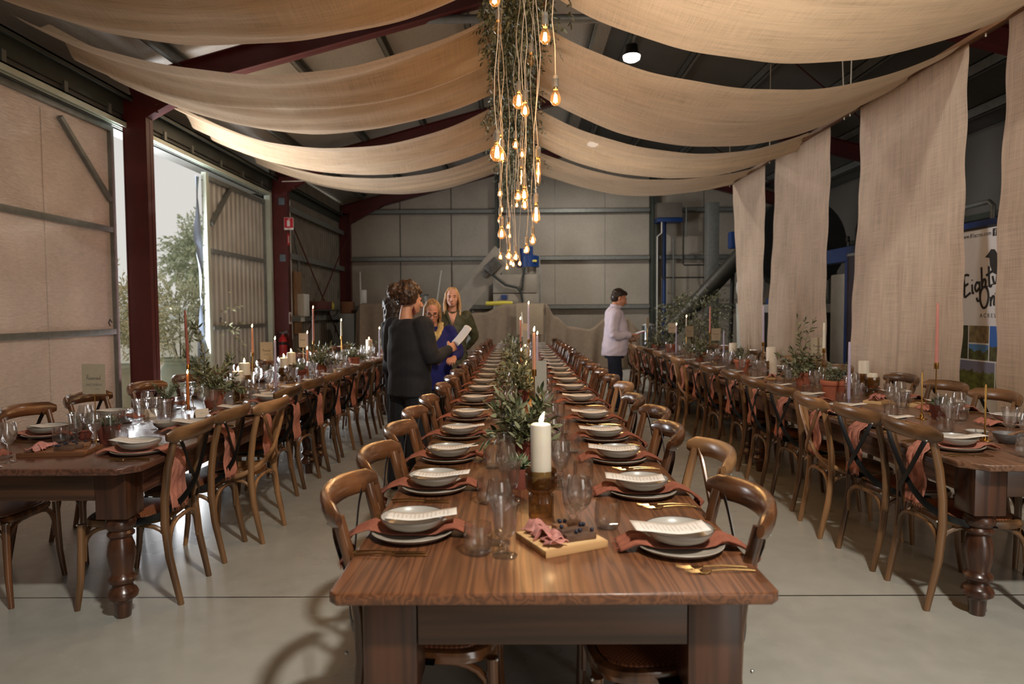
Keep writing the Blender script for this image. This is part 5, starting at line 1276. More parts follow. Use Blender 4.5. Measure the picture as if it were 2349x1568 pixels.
taper(.085, 9.6, 1.2, 1.47, M_waxw, 'leaning cream taper candle beside white cards far down the centre table', False, 'cup', -.08)
olive_pot(.01, 5.15, .075, .12, .2, .24, 26, 'olive plant beside the two short pillar candles, centre table', 6, M_terrad)
olive_pot(.02, 6.25, .085, .12, .25, .27, 30, 'spreading olive plant below the amber taper, centre table', 7, M_terra)
olive_pot(-.03, 7.6, .08, .12, .25, .26, 26, 'olive plant under the tallest lavender taper, centre table', 8, M_terra)
olive_pot(-.06, 9.9, .08, .12, .25, .3, 20, 'olive plant past the middle of the centre table, near the cream taper', 9, M_terra)
olive_pot(.0, 12.0, .08, .12, .25, .3, 16, 'olive plant nearest the far end of the centre table', 10, M_terra)
for i, (x, y, tp) in enumerate(((.09, 6.9, .93), (.2, 7.0, .9), (.1, 8.8, 1.02), (.12, 10.5, 1.03))):
    pillar(x, y, tp, 'ivory pillar candle burning far down the centre table, %s from camera of the distant four' % ORD[i], True, .036, holder=False, seed=3+i)
# sliding-door row
olive_pot(-2.33, 5.1, .085, .14, .25, .3, 30, 'large olive plant beside the tall dusty red taper, door-row table', 11, M_terra, 2)
herb_pot(-2.52, 3.84, .055, .055, .13, 'small herb pot behind the cured meat board, door-row table', 12, M_terrad, 12)
succulent(-2.285, 3.7, .062, .1, 'leafy succulent in dark terracotta pot right of the nearest reserved sign', 13, M_terrad)
herb_pot(-2.62, 4.95, .06, .09, .15, 'rosemary pot left of the burning amber taper, door-row table', 14, M_terrad, 16)
herb_pot(-2.4, 5.75, .05, .07, .13, 'small herb pot beneath the second reserved sign, door-row table', 15, M_terra, 14)
herb_pot(-2.3, 7.05, .07, .12, .13, 'rosemary pot right of the stacked amber-holder candles, door-row table', 16, M_terrad, 16)
taper(-2.47, 5.0, 1.085, 1.5, M_waxd, 'tall dusty red unlit taper candle in front of the doorway, door-row table', False, 'hairpin', -.035)
taper(-2.41, 4.86, .79, 1.03, M_waxo, 'short amber taper candle burning in front of the doorway, door-row table', True, 'glass')
taper(-2.5, 6.3, 1.1, 1.335, M_waxpe, 'peach taper candle burning in front of the ribbed door, door-row table', True, 'hairpin')
taper(-2.16, 5.95, .82, 1.23, M_waxl, 'lavender taper candle burning right of the second reserved sign, door-row table', True, 'glass')
taper(-2.44, 8.0, 1.13, 1.52, M_waxp, 'tall pink taper candle burning before the far red post, door row', True, 'hairpin')
taper(-2.42, 7.7, .9, 1.23, M_waxl, 'lavender taper candle beside the blank white card, door-row table', True, 'glass')
taper(-2.5, 9.5, 1.13, 1.35, M_waxw, 'white taper candle burning in front of dark corner, door-row table', True, 'hairpin')
taper(-1.98, 9.6, .9, 1.23, M_waxl, 'lavender taper candle burning beside the person in charcoal, door-row table', True, 'glass')
taper(-1.95, 10.6, .95, 1.36, M_waxl, 'tall white-lavender taper burning behind the person in charcoal, door-row table', True, 'glass')
taper(-2.3, 7.3, .85, 1.07, M_waxo, 'small amber taper candle burning below the white card, door-row table', True, 'glass')
pillar(-2.3, 5.48, 1.0, 'lower ivory candle burning right of the large olive plant, door-row table', True, .045, seed=1)
pillar(-2.45, 5.98, 1.03, 'taller wide ivory pillar candle burning before the ribbed door, door-row table', True, .05, seed=2)
pillar(-2.38, 6.8, 1.02, 'lower ivory candle of the pair by the fire extinguisher, door-row table', True, .04, seed=3)
pillar(-2.44, 7.2, 1.05, 'upper ivory candle of the pair by the fire extinguisher, door-row table', True, .045, seed=4)
pillar(-2.33, 10.5, 1.05, 'white pillar candle burning near the far end of door-row table', True, .05, holder=False, seed=5)
olive_pot(-2.36, 8.0, .09, .13, .25, .3, 30, 'bushy olive plant under the tall pink taper, door-row table', 17, M_terra)
olive_pot(-2.2, 9.0, .08, .12, .25, .26, 20, 'olive plant behind the bushy one, door-row table', 18, M_terra)
olive_pot(-2.2, 11.2, .08, .12, .2, .25, 14, 'olive plant at the far end of door-row table', 19, M_terra)
# curtain row
taper(2.83, 4.55, 1.1, 1.515, M_waxp, 'tall pink unlit taper candle in brass stick holder, nearest on curtain-row table', False, 'cup')
taper(2.465, 5.0, .78, 1.235, M_waxl, 'lavender unlit taper candle beside the big rosemary pot, curtain-row table', False, 'glass')
taper(2.73, 6.0, 1.12, 1.36, M_waxw, 'cream ribbed unlit taper in brass hairpin holder, curtain-row table', False, 'hairpin')
taper(2.555, 7.0, 1.13, 1.52, M_waxl, 'tall lavender unlit taper in brass holder before the second burlap strip', False, 'hairpin')
taper(2.66, 9.3, 1.17, 1.53, M_waxp, 'tall pink taper in brass holder by the big olive bush, curtain-row table', False, 'hairpin')
taper(2.76, 9.0, .84, 1.2, M_waxl, 'lavender taper right of the brown reserved card, curtain-row table', False, 'glass')
taper(2.76, 11.0, 1.1, 1.36, M_waxw, 'white taper candle burning before the big olive bush, curtain-row table', True, 'cup')
taper(2.48, 10.5, .84, 1.24, M_waxl, 'lavender taper burning near the far end of curtain-row table', True, 'glass')
pillar(2.89, 5.48, .952, 'shorter white unlit pillar candle in amber holder, nearest on curtain-row table', False, .04, seed=1)
pillar(2.985, 5.8, 1.03, 'taller white unlit pillar candle in amber holder, curtain-row table', False, .045, seed=2)
pillar(2.75, 7.3, 1.07, 'tall white unlit pillar candle before the second burlap strip, curtain-row table', False, .05, seed=3)
pillar(2.66, 7.0, .98, 'short white unlit pillar candle before the second burlap strip, curtain-row table', False, .038, holder=False, seed=4)
pillar(2.85, 8.9, 1.04, 'white unlit pillar candle among far olive plants, curtain-row table', False, .05, seed=5)
herb_pot(2.53, 5.38, .098, .15, .17, 'big rosemary pot behind the wood-cross chair, curtain-row table', 20, M_terra, 26)
herb_pot(2.62, 7.85, .09, .14, .2, 'rosemary pot before the narrow burlap strip, curtain-row table', 21, M_terra, 24)
herb_pot(2.6, 11.4, .09, .15, .2, 'rosemary pot near the water dispenser, curtain-row table', 22, M_terra, 20)
succulent(2.76, 4.4, .058, .09, 'small succulent pot near the bare brass spikes, curtain-row table', 23, M_terrad)
olive_pot(2.7, 6.35, .085, .13, .3, .3, 34, 'large olive plant with two tall sprigs under the reserved sign, curtain-row table', 24, M_terra, 3)
olive_pot(2.58, 9.5, .085, .13, .3, .32, 30, 'bushy olive plant mid-way along curtain-row table', 25, M_terra, 2)
olive_pot(2.45, 11.9, .08, .12, .3, .32, 18, 'olive plant at the far end of curtain-row table', 26, M_terra, 2)
for x, y, lb in ((2.635, 4.38, 'bare brass candle spike standing behind the charcuterie board end, curtain-row table'), (2.534, 3.64, 'bare brass candle spike nearest the camera, curtain-row table')):
    t = thing('candle_spike', lb, 'candle holder', (x, y, ZT), 0, 'bare brass spikes')
    MB().lathe([(.036, 0), (.036, .005), (.013, .01), (.011, .03), (.0045, .036), (.0045, .3), (.0025, .305)], 20).build('stick', M_brass, t)
    MB().tube([(0, 0, .3), (.004, 0, .318)], .0012, 6).build('spike', M_wick, t)
t = MB().tube([(2.78+.05*math.cos(a*PI/12), 4.33+.05*math.sin(a*PI/12), ZT+.003) for a in range(25)], .003, 8).build('brass_ring', M_brass); tag(t, 'flat brass ring lying next to the bare spike, curtain-row table', 'ring')
# bowls on the tables
def dish(x, y, r, h, mat, label, spoon=False):
    t = thing('serving_bowl', label, 'bowl', (x, y, ZT), 0, 'small serving bowls')
    MB().lathe([(r*.45, 0), (r*.55, .002), (r*.9, h*.55), (r, h), (r*.95, h), (r*.82, h*.55), (r*.4, h*.2), (0, h*.18)], 28).build('bowl', mat, t)
    MB().lathe([(r*.8, h*.5), (0, h*.6)], 20, close=True).build('salt', plain('pale_salt', srgb(214, 206, 196), .9, 0, .1, 60, .5, 120), t)
    if spoon:
        s = MB(); s.tube([(-.01, 0, h*.7), (r*1.3, .01, h*1.2), (r*2.2, .02, h*1.7)], [.006, .0035, .0045], 8); s.ball((-.015, 0, h*.65), (.02, .012, .006)); o = s.build('wooden_spoon', W_lad); o.location = (x, y, ZT); tag(o, 'small spoon leaning in the '+label, 'spoon')
M_grey = plain('grey_stoneware', srgb(108, 106, 106), .5, 0, .05)
dish(2.545, 3.72, .055, .04, M_bowlw, 'small pale bowl beside the nearest brass spike, curtain-row table')
dish(2.6, 3.56, .07, .055, M_grey, 'grey stoneware bowl nearest the camera, curtain-row table', True)
dish(2.42, 7.5, .06, .05, M_bowlw, 'white salt bowl before the rosemary pot, curtain-row table', True)
dish(-2.2, 4.15, .075, .045, M_stone, 'olive-grey bowl behind the nearest tumbler, door-row table')
dish(-2.2, 5.75, .06, .05, M_bowlw, 'pale bowl under the lower pillar candle, door-row table', True)
# script strokes for hand lettering
GL = {'R': ([[(.05,0),(.16,1)], [(0,.9),(.3,1.03),(.52,.86),(.36,.6),(.12,.52)], [(.2,.53),(.4,.2),(.6,0)]], .6),
 'e': ([[(.04,.2),(.3,.26),(.32,.4),(.18,.44),(.05,.25),(.12,.04),(.28,.02),(.45,.14)]], .42), 's': ([[(.32,.38),(.17,.43),(.11,.31),(.27,.18),(.24,.04),(.03,.03)]], .38),
 'r': ([[(.05,0),(.12,.42)], [(.08,.22),(.2,.4),(.34,.38)]], .34), 'v': ([[(.05,.42),(.16,.02),(.24,.2),(.36,.44)]], .38),
 'd': ([[(.34,.32),(.2,.43),(.06,.25),(.12,.03),(.28,.1),(.36,.3)], [(.47,1),(.36,.3),(.38,.02)]], .5),
 'E': ([[(.55,.92),(.4,1),(.2,.95),(.14,.5),(.05,0),(.3,.03),(.5,.08)], [(.12,.5),(.42,.55)]], .58), 'i': ([[(.1,.44),(.05,.06),(.14,.02)], [(.14,.62),(.15,.66)]], .22),
 'g': ([[(.36,.34),(.22,.44),(.05,.24),(.12,.03),(.3,.14)], [(.4,.44),(.33,0),(.25,-.4),(.1,-.42),(.06,-.26)]], .46), 'h': ([[(.2,1.05),(.03,0)], [(.06,.2),(.22,.43),(.34,.36),(.28,.06),(.38,.03)]], .44),
 't': ([[(.24,.95),(.1,.1),(.24,.02)], [(0,.58),(.4,.66)]], .32), 'y': ([[(.06,.43),(.1,.1),(.28,.1),(.38,.3)], [(.44,.46),(.33,0),(.22,-.42),(.06,-.4)]], .46),
 'O': ([[(.34,1),(.12,.8),(.03,.4),(.16,.03),(.42,.05),(.6,.45),(.56,.85),(.34,1)]], .66), 'n': ([[(.1,.44),(.03,0)], [(.05,.2),(.22,.43),(.33,.36),(.27,.06),(.36,.03)]], .42)}
def crom(pts, k=6):
    P4 = [Vector((*p, 0)) for p in ([pts[0]]+list(pts)+[pts[-1]])]; q = []
    for i in range(1, len(P4)-2):
        for j in range(k):
            u = j/k; a, b, c, d = P4[i-1:i+3]
            q.append(.5*((2*b)+(c-a)*u+(2*a-5*b+4*c-d)*u*u+(3*b-a-3*c+d)*u**3))
    return q+[P4[-1]]
def script(b, word, x, y, h, pen, M=None, track=1.0):
    """hand lettering in the local xy plane"""
    for ch in word:
        st, adv = GL[ch]
        for s in st: b.tube([(x+p.x*h, y+p.y*h, 0) for p in crom(s)], pen, 5, flat=(1, .35), up=(0, 0, 1) if False else None, M=M)
        x += adv*h*track
    return x
def text(s, size, mat, parent, M, name='lettering', align='CENTER', sp=1.0):
    cu = bpy.data.curves.new('t', 'FONT'); cu.body = s; cu.size = size; cu.align_x = align; cu.extrude = .0004; cu.space_character = sp; cu.resolution_u = 3
    o = bpy.data.objects.new('t', cu); COL.objects.link(o); bpy.context.view_layer.update()
    me = bpy.data.meshes.new_from_object(o.evaluated_get(bpy.context.evaluated_depsgraph_get())); bpy.data.objects.remove(o)
    me.materials.clear(); me.materials.append(mat); me.transform(M)
    q = bpy.data.objects.new(name, me); COL.objects.link(q)
    if parent is not None: q.parent = parent
    return q
M_ink = plain('black_ink', srgb(34, 32, 30), .7); M_inkg = plain('grey_ink', srgb(120, 112, 100), .7)
M_card = plain('kraft_card', srgb(172, 158, 134), .85, 0, .05, 40); M_cardw = plain('cream_card', srgb(214, 202, 184), .85, 0, .04, 40); M_cardg = plain('grey_card_back', srgb(168, 164, 152), .85, 0, .04, 40)
UP = Matrix.Rotation(PI/2, 4, 'X')     # lettering upright, facing -y
def sign(x, y, zc, w, h, rz_, mat, label, name2=None, lettered=True):
    t = thing('reserved_sign' if lettered else 'table_card', label, 'sign', (x, y, ZT), rz_, 'cards held up in wire holders')
    zb = zc-ZT-h/2
    MB().box(-w/2, w/2, -.0012, .0012, zb, zb+h).build('card', mat, t, smooth=False)
    b = MB(); b.tube([(0, .004, .01), (0, .004, zb-.012)], .0024, 6)
    b.tube([(.013*math.cos(a*PI/8-PI/2), -.004+.001*a, zb+.003+.013*math.sin(a*PI/8-PI/2)) for a in range(17)], .0014, 6); b.build('wire_clip', M_brass, t)
    MB().lathe([(.028, 0), (.028, .008), (.006, .012)], 20).build('base', M_brass, t)
    if lettered:
        b = MB(); L = w*.62; script(b, 'Reserved', -L/2, h*.48+zb, L/3.45, .0009, Matrix.Translation((0, -.0016, 0)) @ UP)
        b.build('lettering', M_ink, t)
        if name2: text(name2, w*.13, M_inkg, t, Matrix.Translation((w*.02, -.0015, zb+h*.27)) @ UP, 'name_lettering')
        MB().box(w*.02, w*.25, -.0016, -.001, zb+h*.16, zb+h*.175).build('small_print', M_inkg, t, smooth=False)
sign(-2.38, 3.735, 1.113, .14, .168, -.1, M_card, 'kraft reserved sign on a brass wire stand nearest the camera, door-row table', 'MATTHEWS')
sign(-2.33, 6.2, 1.125, .125, .165, -.15, M_card, 'kraft reserved sign standing before the ribbed door, door-row table', 'O\'BRIEN')
sign(-2.44, 7.6, 1.165, .11, .16, -.35, M_cardw, 'cream card on a wire stand by the fire extinguisher, door-row table', None, True)
sign(.16, 4.7, 1.01, .095, .24, .5, M_cardg, 'tall grey card on a wire stand midway, nearest card of the centre table', None, False)
sign(.11, 8.6, 1.14, .1, .18, .6, M_cardg, 'pale card turned sideways below the lavender taper, centre table', None, False)
sign(.09, 9.3, 1.22, .1, .18, .1, M_cardw, 'white card standing far along the centre table', None, False)
sign(2.76, 6.2, 1.135, .125, .165, .1, M_card, 'kraft reserved sign above the large olive plant, curtain-row table', 'HARRIS')
sign(2.67, 9.05, 1.15, .125, .165, .1, M_card, 'brown reserved sign right of the tall pink taper, curtain-row table', 'BAKER')
sign(2.66, 10.4, 1.15, .125, .165, .1, M_card, 'brown reserved sign before the white burning taper, curtain-row table', 'COOPER')
sign(2.62, 11.4, 1.18, .13, .165, .1, M_cardw, 'cream reserved sign left of the far lavender taper, curtain-row table', None, True)
sign(2.6, 7.55, 1.12, .1, .17, 1.15, M_cardw, 'narrow cream card turned sideways before the narrow burlap strip, curtain-row table', None, False)
sign(2.35, 12.15, 1.25, .09, .18, .8, M_cardw, 'white card turned sideways beside the water dispenser, curtain-row table', None, False)
def tent(x, y, rz_, label):
    b = MB(); b.add([(-.045, -.03, 0), (.045, -.03, 0), (.045, 0, .055), (-.045, 0, .055), (.045, .03, 0), (-.045, .03, 0)], [(0,1,2,3), (3,2,4,5)])
    t = thing('place_card', label, 'place card', (x, y, ZT), rz_, 'folded place cards')
    o = b.build('card', M_cardw, t, smooth=False); md = o.modifiers.new('thick', 'SOLIDIFY'); md.thickness = .0008
    MB().box(-.012, .024, -.0165, -.0155, .022, .026, M=Matrix.Rotation(0, 4, 'X')).build('lettering', M_inkg, t, smooth=False)
tent(-2.2, 4.62, .7, 'folded cream place card right of the burning amber taper, door-row table')
tent(-2.57, 4.64, .5, 'folded cream place card left of the burning amber taper, door-row table')
tent(-2.12, 5.6, .8, 'folded cream place card before the lower pillar candle, door-row table')
tent(-2.15, 7.9, .8, 'folded cream place card before the bushy olive plant, door-row table')
# charcuterie
W_board = wood('pine_board', srgb(186, 142, 92), srgb(222, 184, 132), 'X', 1, .6, 0, 4, .05)
W_boardd = wood('dark_board', srgb(96, 60, 38), srgb(140, 92, 58), 'X', 1, .5, .05, 4, .05)
M_ham = plain('cured_ham', srgb(190, 128, 118), .5, 0, .4, 14, .2, 30, sub=.1)
M_cheese = plain('dark_rind_cheese', srgb(92, 66, 50), .7, 0, .25, 20, .3, 40)
M_cracker = plain('seeded_cracker', srgb(132, 92, 62), .8, 0, .25, 60, .4, 90)
M_berry = plain('blueberry', srgb(30, 32, 50), .45, 0, .2, 30)
def board(x, y, rot, w, d, mat, tagw, seed, pieces=5, berries=9):
    rr = random.Random(seed)
    t = tag(MB().box(-w/2, w/2, -d/2, d/2, 0, .022, .003).build('serving_board', mat, loc=(x, y, ZT), rz=rot), 'wooden serving board of cured meat, '+tagw, 'board', 'serving boards')
    M = Matrix.Translation((x, y, ZT+.0225)) @ Matrix.Rotation(rot, 4, 'Z')
    for k in range(pieces):
        px, py = -w*.42+.03+.014*rr.random(), -d*.34+d*.7*k/max(pieces-1, 1)
        ph = rr.uniform(0, 6); W_, H_ = .05, .024
        def fn(u, v):
            return ((u-.5)*.062+.007*math.sin(v*9+ph), (v-.5)*.056+.006*math.sin(u*8+ph), .0075*math.sin(u*7.5+ph+v*1.5)+.0045*math.sin(v*6+ph*2)+.017*(1-(2*u-1)**2))
        b = MB(); b.grid(fn, 26, 14); zmin = min(v[2] for v in b.v); b.v = [(p[0], p[1], p[2]-zmin+.001) for p in b.v]
        o = b.build('ham_slice', M_ham, angle=180); o.matrix_world = M @ Matrix.Translation((px, py, 0)) @ Matrix.Rotation(rr.uniform(-.6, .6), 4, 'Z')
        md = o.modifiers.new('thick', 'SOLIDIFY'); md.thickness = .0022
        tag(o, 'cured ham slice, %s of the row, %s' % (ORD[k], tagw), 'ham', 'folded ham slices')
    for k in range(3):
        o = MB().box(-.05, .05, -.014, .014, 0, .02, .003).build('cheese_stick', M_cheese if k < 2 else M_cracker); o.matrix_world = M @ Matrix.Translation((w*.16+.008*k, -d*.28+d*.27*k, 0)) @ Matrix.Rotation(.12*k-.1, 4, 'Z')
        tag(o, 'dark rinded stick of cheese, %s across, %s' % (ORD[k], tagw), 'cheese', 'cheese sticks on the boards')
    for k in range(berries):
        o = MB().ball((0, 0, .0065), .0065, 12, 8).build('blueberry', M_berry); c = k % 3; o.matrix_world = M @ Matrix.Translation((w*.16+.008*c+rr.uniform(-.04, .04), -d*.28+d*.27*c+rr.uniform(-.006, .006), .0205))
        tag(o, 'dark blueberry scattered on the cheese, '+tagw, 'berry', 'blueberries '+tagw)
board(.13, 2.05, .46, .215, .2, W_board, 'nearest the camera on the centre table', 31)
board(-2.37, 3.43, .1, .32, .2, W_boardd, 'nearest the camera on the door-row table', 32, 5, 9)
board(2.83, 5.05, -.75, .38, .19, W_board, 'before the white pillar candles on the curtain-row table', 33, 4, 6)
board(2.72, 6.9, -.5, .32, .18, W_board, 'near the second strip on the curtain-row table', 34, 3, 4)
board(-2.3, 6.55, .5, .32, .18, W_board, 'before the stacked amber-holder candles on the door-row table', 35, 3, 4)
# ---------------------------------------------------------------- things along the walls and outside
M_blue_p = plain('machine_blue', srgb(20, 52, 106), .4, .1, .12, 10); M_ss = plain('dull_steel_sheet', srgb(140, 132, 120), .5, .2, .08, 6); M_ssd = plain('dark_cast_metal', srgb(84, 82, 78), .45, .5, .2, 12)
M_yel = plain('yellow_plastic', srgb(206, 190, 74), .5, 0, .08); M_wht = plain('white_plastic', srgb(214, 212, 206), .5, 0, .04); M_hose = plain('dark_green_hose', srgb(36, 44, 42), .5)
M_canv = plain('brown_canvas', srgb(132, 115, 97), .95, 0, .1, 12, .2, 120)
M_auger = plain('dark_painted_auger', srgb(52, 50, 44), .5, .2, .15)
# conveyor / sorting machine in front of the back wall
t = thing('sorting_machine', 'pale steel sorting machine with sloping chute and blue drum before the back wall', 'machine', (0, 17.6, 0))
R_ = Matrix.Translation((-.98, 0, 2.2)) @ Matrix.Rotation(-.87, 4, 'Y')
MB().box(-.95, .95, -.3, .3, -.03, .03, M=R_).build('chute_floor', M_ss, t, smooth=False)
for s in (-1, 1): MB().box(-.95, .95, s*.3-.015, s*.3+.015, -.14, .2, M=R_).build('chute_side', M_ss, t, smooth=False)
MB().box(-.95, .2, -.33, -.31, -.24, .24, M=R_).build('chute_front_panel', M_ss, t, smooth=False)
MB().box(.15, 1.0, -.34, -.31, -.26, .3, M=R_).build('chute_head_panel', M_ss, t, smooth=False)
MB().box(-.62, .5, -.4, .4, 1.95, 2.42, .01).build('upper_cabinet', M_ss, t); MB().box(-.62, .55, -.42, .42, .4, 1.93, .01).build('lower_cabinet', M_ss, t)
b = MB(); b.box(-.2, .2, -.5, -.34, -.15, .15, .03); b.tube([(0, -.5, 0), (0, -.56, 0)], .09, 18); b.tube([(0, -.56, 0), (0, -.6, 0)], .045, 14); b.box(-.35, -.2, -.48, -.34, -.1, .08, .02)
o = b.build('gear_motor', M_ssd, t); o.location = (-.62, -.0, 2.63); o.rotation_euler = (0, -.75, 0)
MB().lathe([(0, 2.62), (.29, 2.62), (.29, 2.9), (.24, 2.92), (.0, 2.92)], 28, c=(.28, -.1, 0)).build('drum', M_blue_p, t)
b = MB(); b.tube([(.18, -.1, 2.92), (.18, -.1, 3.1)], .12, 16); b.tube([(.36, -.1, 2.92), (.36, -.1, 3.16)], .055, 12); b.build('drum_motor', M_blue_p, t)
MB().box(.36, .5, -.366, -.362, 2.74, 2.79, .001, M=Matrix.Translation((0, -.0, 0))).build('yellow_marking', M_yel, t)
MB().lathe([(.2, 2.62), (.13, 2.35), (.13, 1.9), (.24, 1.75)], 20, c=(.3, -.12, 0)).build('downpipe', M_ss, t)
b = MB(); b.box(.56, .6, -.1, -.06, .4, 2.98); b.box(.46, .5, -.1, -.06, .4, 2.7); b.build('upright', M_galv, t, smooth=False)
MB().tube([(-.66, -.42, 2.45), (-.5, -.46, 2.3), (-.3, -.46, 2.15), (0, -.46, 2.08), (.1, -.46, 1.95), (.13, -.46, 1.7)], .03, 8).build('hose', M_hose, t)
MB().tube([(.2, -.42, 2.6), (.15, -.46, 2.3), (.12, -.46, 2.0)], .026, 8).build('hose', M_hose, t)
MB().box(-.42, -.26, -.48, -.42, 1.78, 1.9, .01).build('blue_latch', M_blue_p, t); b = MB()
for x in (-1.25, -1.15): b.tube([(x, -.3, 1.5), (x+.12, -.3, .4)], .025, 6); 
b.build('chute_prop', M_galv, t)
o = MB().tube([(-.8, 17.0, 1.68), (-.35, 17.0, 1.69), (-.12, 17.0, 1.69)], [.05, .055, .045], 12).build('yellow_tube', M_yel); tag(o, 'yellow padded tube lying on the brown canvas under the sorting machine', 'tube')
def canvas(label, pts, y, zb, seed, dep=.25, amp=.05, y2=None):
    """heavy cloth falling in folds from a top edge given as (x,z) points to the floor, with its top laid back"""
    rr = random.Random(seed); p = [rr.uniform(0, 6) for _ in range(4)]
    def top(u):
        f = u*(len(pts)-1); a = min(int(f), len(pts)-2); c = f-a; c = c*c*(3-2*c)
        return pts[a][0]+(pts[a+1][0]-pts[a][0])*(f-a), pts[a][1]*(1-c)+pts[a+1][1]*c
    def fn(u, v):
        x, z = top(u)
        if v < .2: return (x, y+dep*(1-v/.2), z-.01*math.sin(u*20+p[0]))
        w = (v-.2)/.8; fold = amp*(.2+w)*(math.sin(u*26+p[1])+.6*math.sin(u*47+p[2]+w))
        return (x+.04*w*math.sin(u*9+p[3]), y-.02-.12*w+fold, z+(zb-z)*w)
    b = MB(); b.grid(fn, 90, 24); o = b.build('canvas_cover', M_canv, angle=180); md = o.modifiers.new('thick', 'SOLIDIFY'); md.thickness = .004
    return tag(o, label, 'canvas cover', 'brown canvas covers along the back wall')
canvas('brown canvas cover over the bench left of the standing group', [(-4.05, 1.5), (-3.95, 1.7), (-3.0, 1.71), (-1.7, 1.7)], 16.9, .02, 3, .7)
canvas('brown canvas cover rising to the square panel below the sorting machine', [(-1.65, 1.35), (-.9, 1.45), (-.3, 1.65), (.05, 1.68), (.68, 1.68)], 16.85, .02, 4, .28)
canvas('brown canvas hanging in a deep sweep right of the sorting machine', [(.7, 1.66), (.95, 1.35), (1.3, 1.08), (1.8, 1.02), (2.3, 1.3), (2.75, 1.3), (3.05, 1.0)], 16.9, .02, 5, .3, .06)
o = MB().box(-.03, .64, 16.66, 16.70, .9, 1.66, .004).build('plywood_panel', plain('plywood', srgb(158, 140, 116), .8, 0, .08, 6)); tag(o, 'plain square board leaning on the brown canvas below the sorting machine', 'board')
o.location = (0, 0, 0)
for i, (x0, x1, z0, z1, lb) in enumerate(((-4.35, -4.05, 1.6, 2.6, 'thin white pole leaning near the far red corner column'), (-2.35, -2.1, 1.65, 2.62, 'thin white pole leaning behind the person in charcoal'))):
    o = MB().tube([(x0 if i == 0 else x1, 18.6, z1), (x1 if i == 0 else x0, 17.4, .0)], .022, 8).build('pole', M_wht); tag(o, lb, 'pole', 'thin white poles at the back wall')
o = MB().box(-3.98, -3.86, 17.15, 17.2, 1.713, 2.05, .003).build('white_board', M_wht); tag(o, 'narrow white board standing on the brown canvas bench near the corner', 'board')
t = thing('steel_rack', 'low grey steel rack standing on the canvas bench behind the dark-curled person', 'rack', (-2.9, 17.3, 1.713))
b = MB()
for x in (-.35, .55):
    for y in (-.12, .12): b.box(x-.02, x+.02, y-.02, y+.02, 0, .2)
b.build('rack_leg', M_galv, t, smooth=False); MB().box(-.38, .6, -.14, .14, .18, .22).build('rack_top', M_ssd, t, smooth=False)
o = MB().box(-4.5, -4.12, 16.9, 17.4, 0, 1.45, .015).build('grey_cabinet', plain('grey_enamel', srgb(118, 120, 116), .5, 0, .05)); tag(o, 'plain grey metal cabinet beside the canvas-covered bench in the corner', 'cabinet')
o = MB().box(-4.45, -4.2, 16.95, 17.3, 1.452, 1.75, .006).build('cardboard_box', plain('brown_cardboard', srgb(112, 74, 50), .9)); tag(o, 'brown cardboard box on top of the grey metal cabinet', 'box')
# far left wall fittings
t = thing('wall_shelf', 'dark wall shelf with crates between the brace rods', 'shelf', (-4.83, 16.6, 1.55))
MB().box(-.15, .15, -1.2, 1.3, -.03, 0).build('shelf_board', M_dark, t, smooth=False)
for y in (-1, 0, 1.1): MB().tube([(-.14, y, -.03), (-.14, y, -.3), (.12, y, -.03)], .012, 6).build('bracket', M_dark, t)
o = MB().box(-4.95, -4.7, 15.75, 17.0, 1.552, 1.75, .01).build('crate', plain('faded_red_crate', srgb(92, 48, 44), .7, 0, .15)); tag(o, 'long faded red crate on the dark wall shelf', 'crate')
o = MB().lathe([(0, 0), (.05, 0), (.05, .14), (.02, .17), (.02, .2), (0, .2)], 14).build('bottle', M_yel, loc=(-4.8, 17.4, 1.552)); tag(o, 'small yellow bottle at the end of the dark wall shelf', 'bottle')
t = thing('meter_board', 'brown timber meter board with white switch box, on the far left wall', 'electrical board', (-4.94, 15.1, 0))
MB().box(-.02, .02, -.28, .22, 1.0, 2.4, .004).build('backing_board', plain('tan_board', srgb(140, 104, 72), .8), t)
MB().box(.02, .18, -.12, .26, 1.4, 1.9, .01).build('switch_box', M_wht, t); MB().box(.02, .1, -.08, .16, 1.28, 1.39, .005).build('socket', M_wht, t)
MB().tube([(.03, 0, 2.4), (.03, 0, 2.75), (.03, -.18, 3.0), (.03, -.2, 3.2)], .022, 8).build('conduit', M_galv, t)
MB().tube([(.02, -.5, .9), (.02, -.5, 3.9)], .02, 8).build('conduit', M_wht, t)
M_signr = plain('sign_red', srgb(196, 30, 46), .5, 0, .03); M_signw = plain('sign_white', srgb(232, 224, 220), .5, 0, .02)
t = thing('fire_sign', 'red fire extinguisher sign with white pictogram on the far red column', 'sign', (-4.66, 13.76, 3.3))
MB().box(-.09, .1, -.004, 0, -.13, .12, .001).build('plate', M_signw, t); MB().box(-.083, .093, -.007, -.004, -.09, .113).build('red_field', M_signr, t, smooth=False)
b = MB(); b.box(-.028, .03, -.01, -.007, -.06, .06, .006); b.tube([(0, -.0085, .06), (.0, -.0085, .085), (.04, -.0085, .09)], .008, 6); b.build('pictogram', M_signw, t)
text('FIRE', .03, M_signr, t, Matrix.Translation((.003, -.0052, -.118)) @ UP)
t = thing('fire_sign', 'narrow red sign edge-on below the square fire sign', 'sign', (-4.69, 13.82, 2.98)); MB().box(-.003, .003, -.06, .06, -.12, .12).build('plate', M_signr, t, smooth=False); MB().box(.003, .005, -.02, .02, -.07, .07).build('pictogram', M_signw, t, smooth=False)
t = thing('round_notice', 'white notice with a red oval low on the far red column', 'sign', (-4.69, 13.83, 1.37)); MB().box(-.003, .003, -.07, .07, -.12, .12).build('plate', M_signw, t, smooth=False)
b = MB(); b.ball((.004, 0, 0), (.003, .05, .09), 16, 10); b.build('oval', plain('maroon', srgb(110, 34, 40), .5), t)
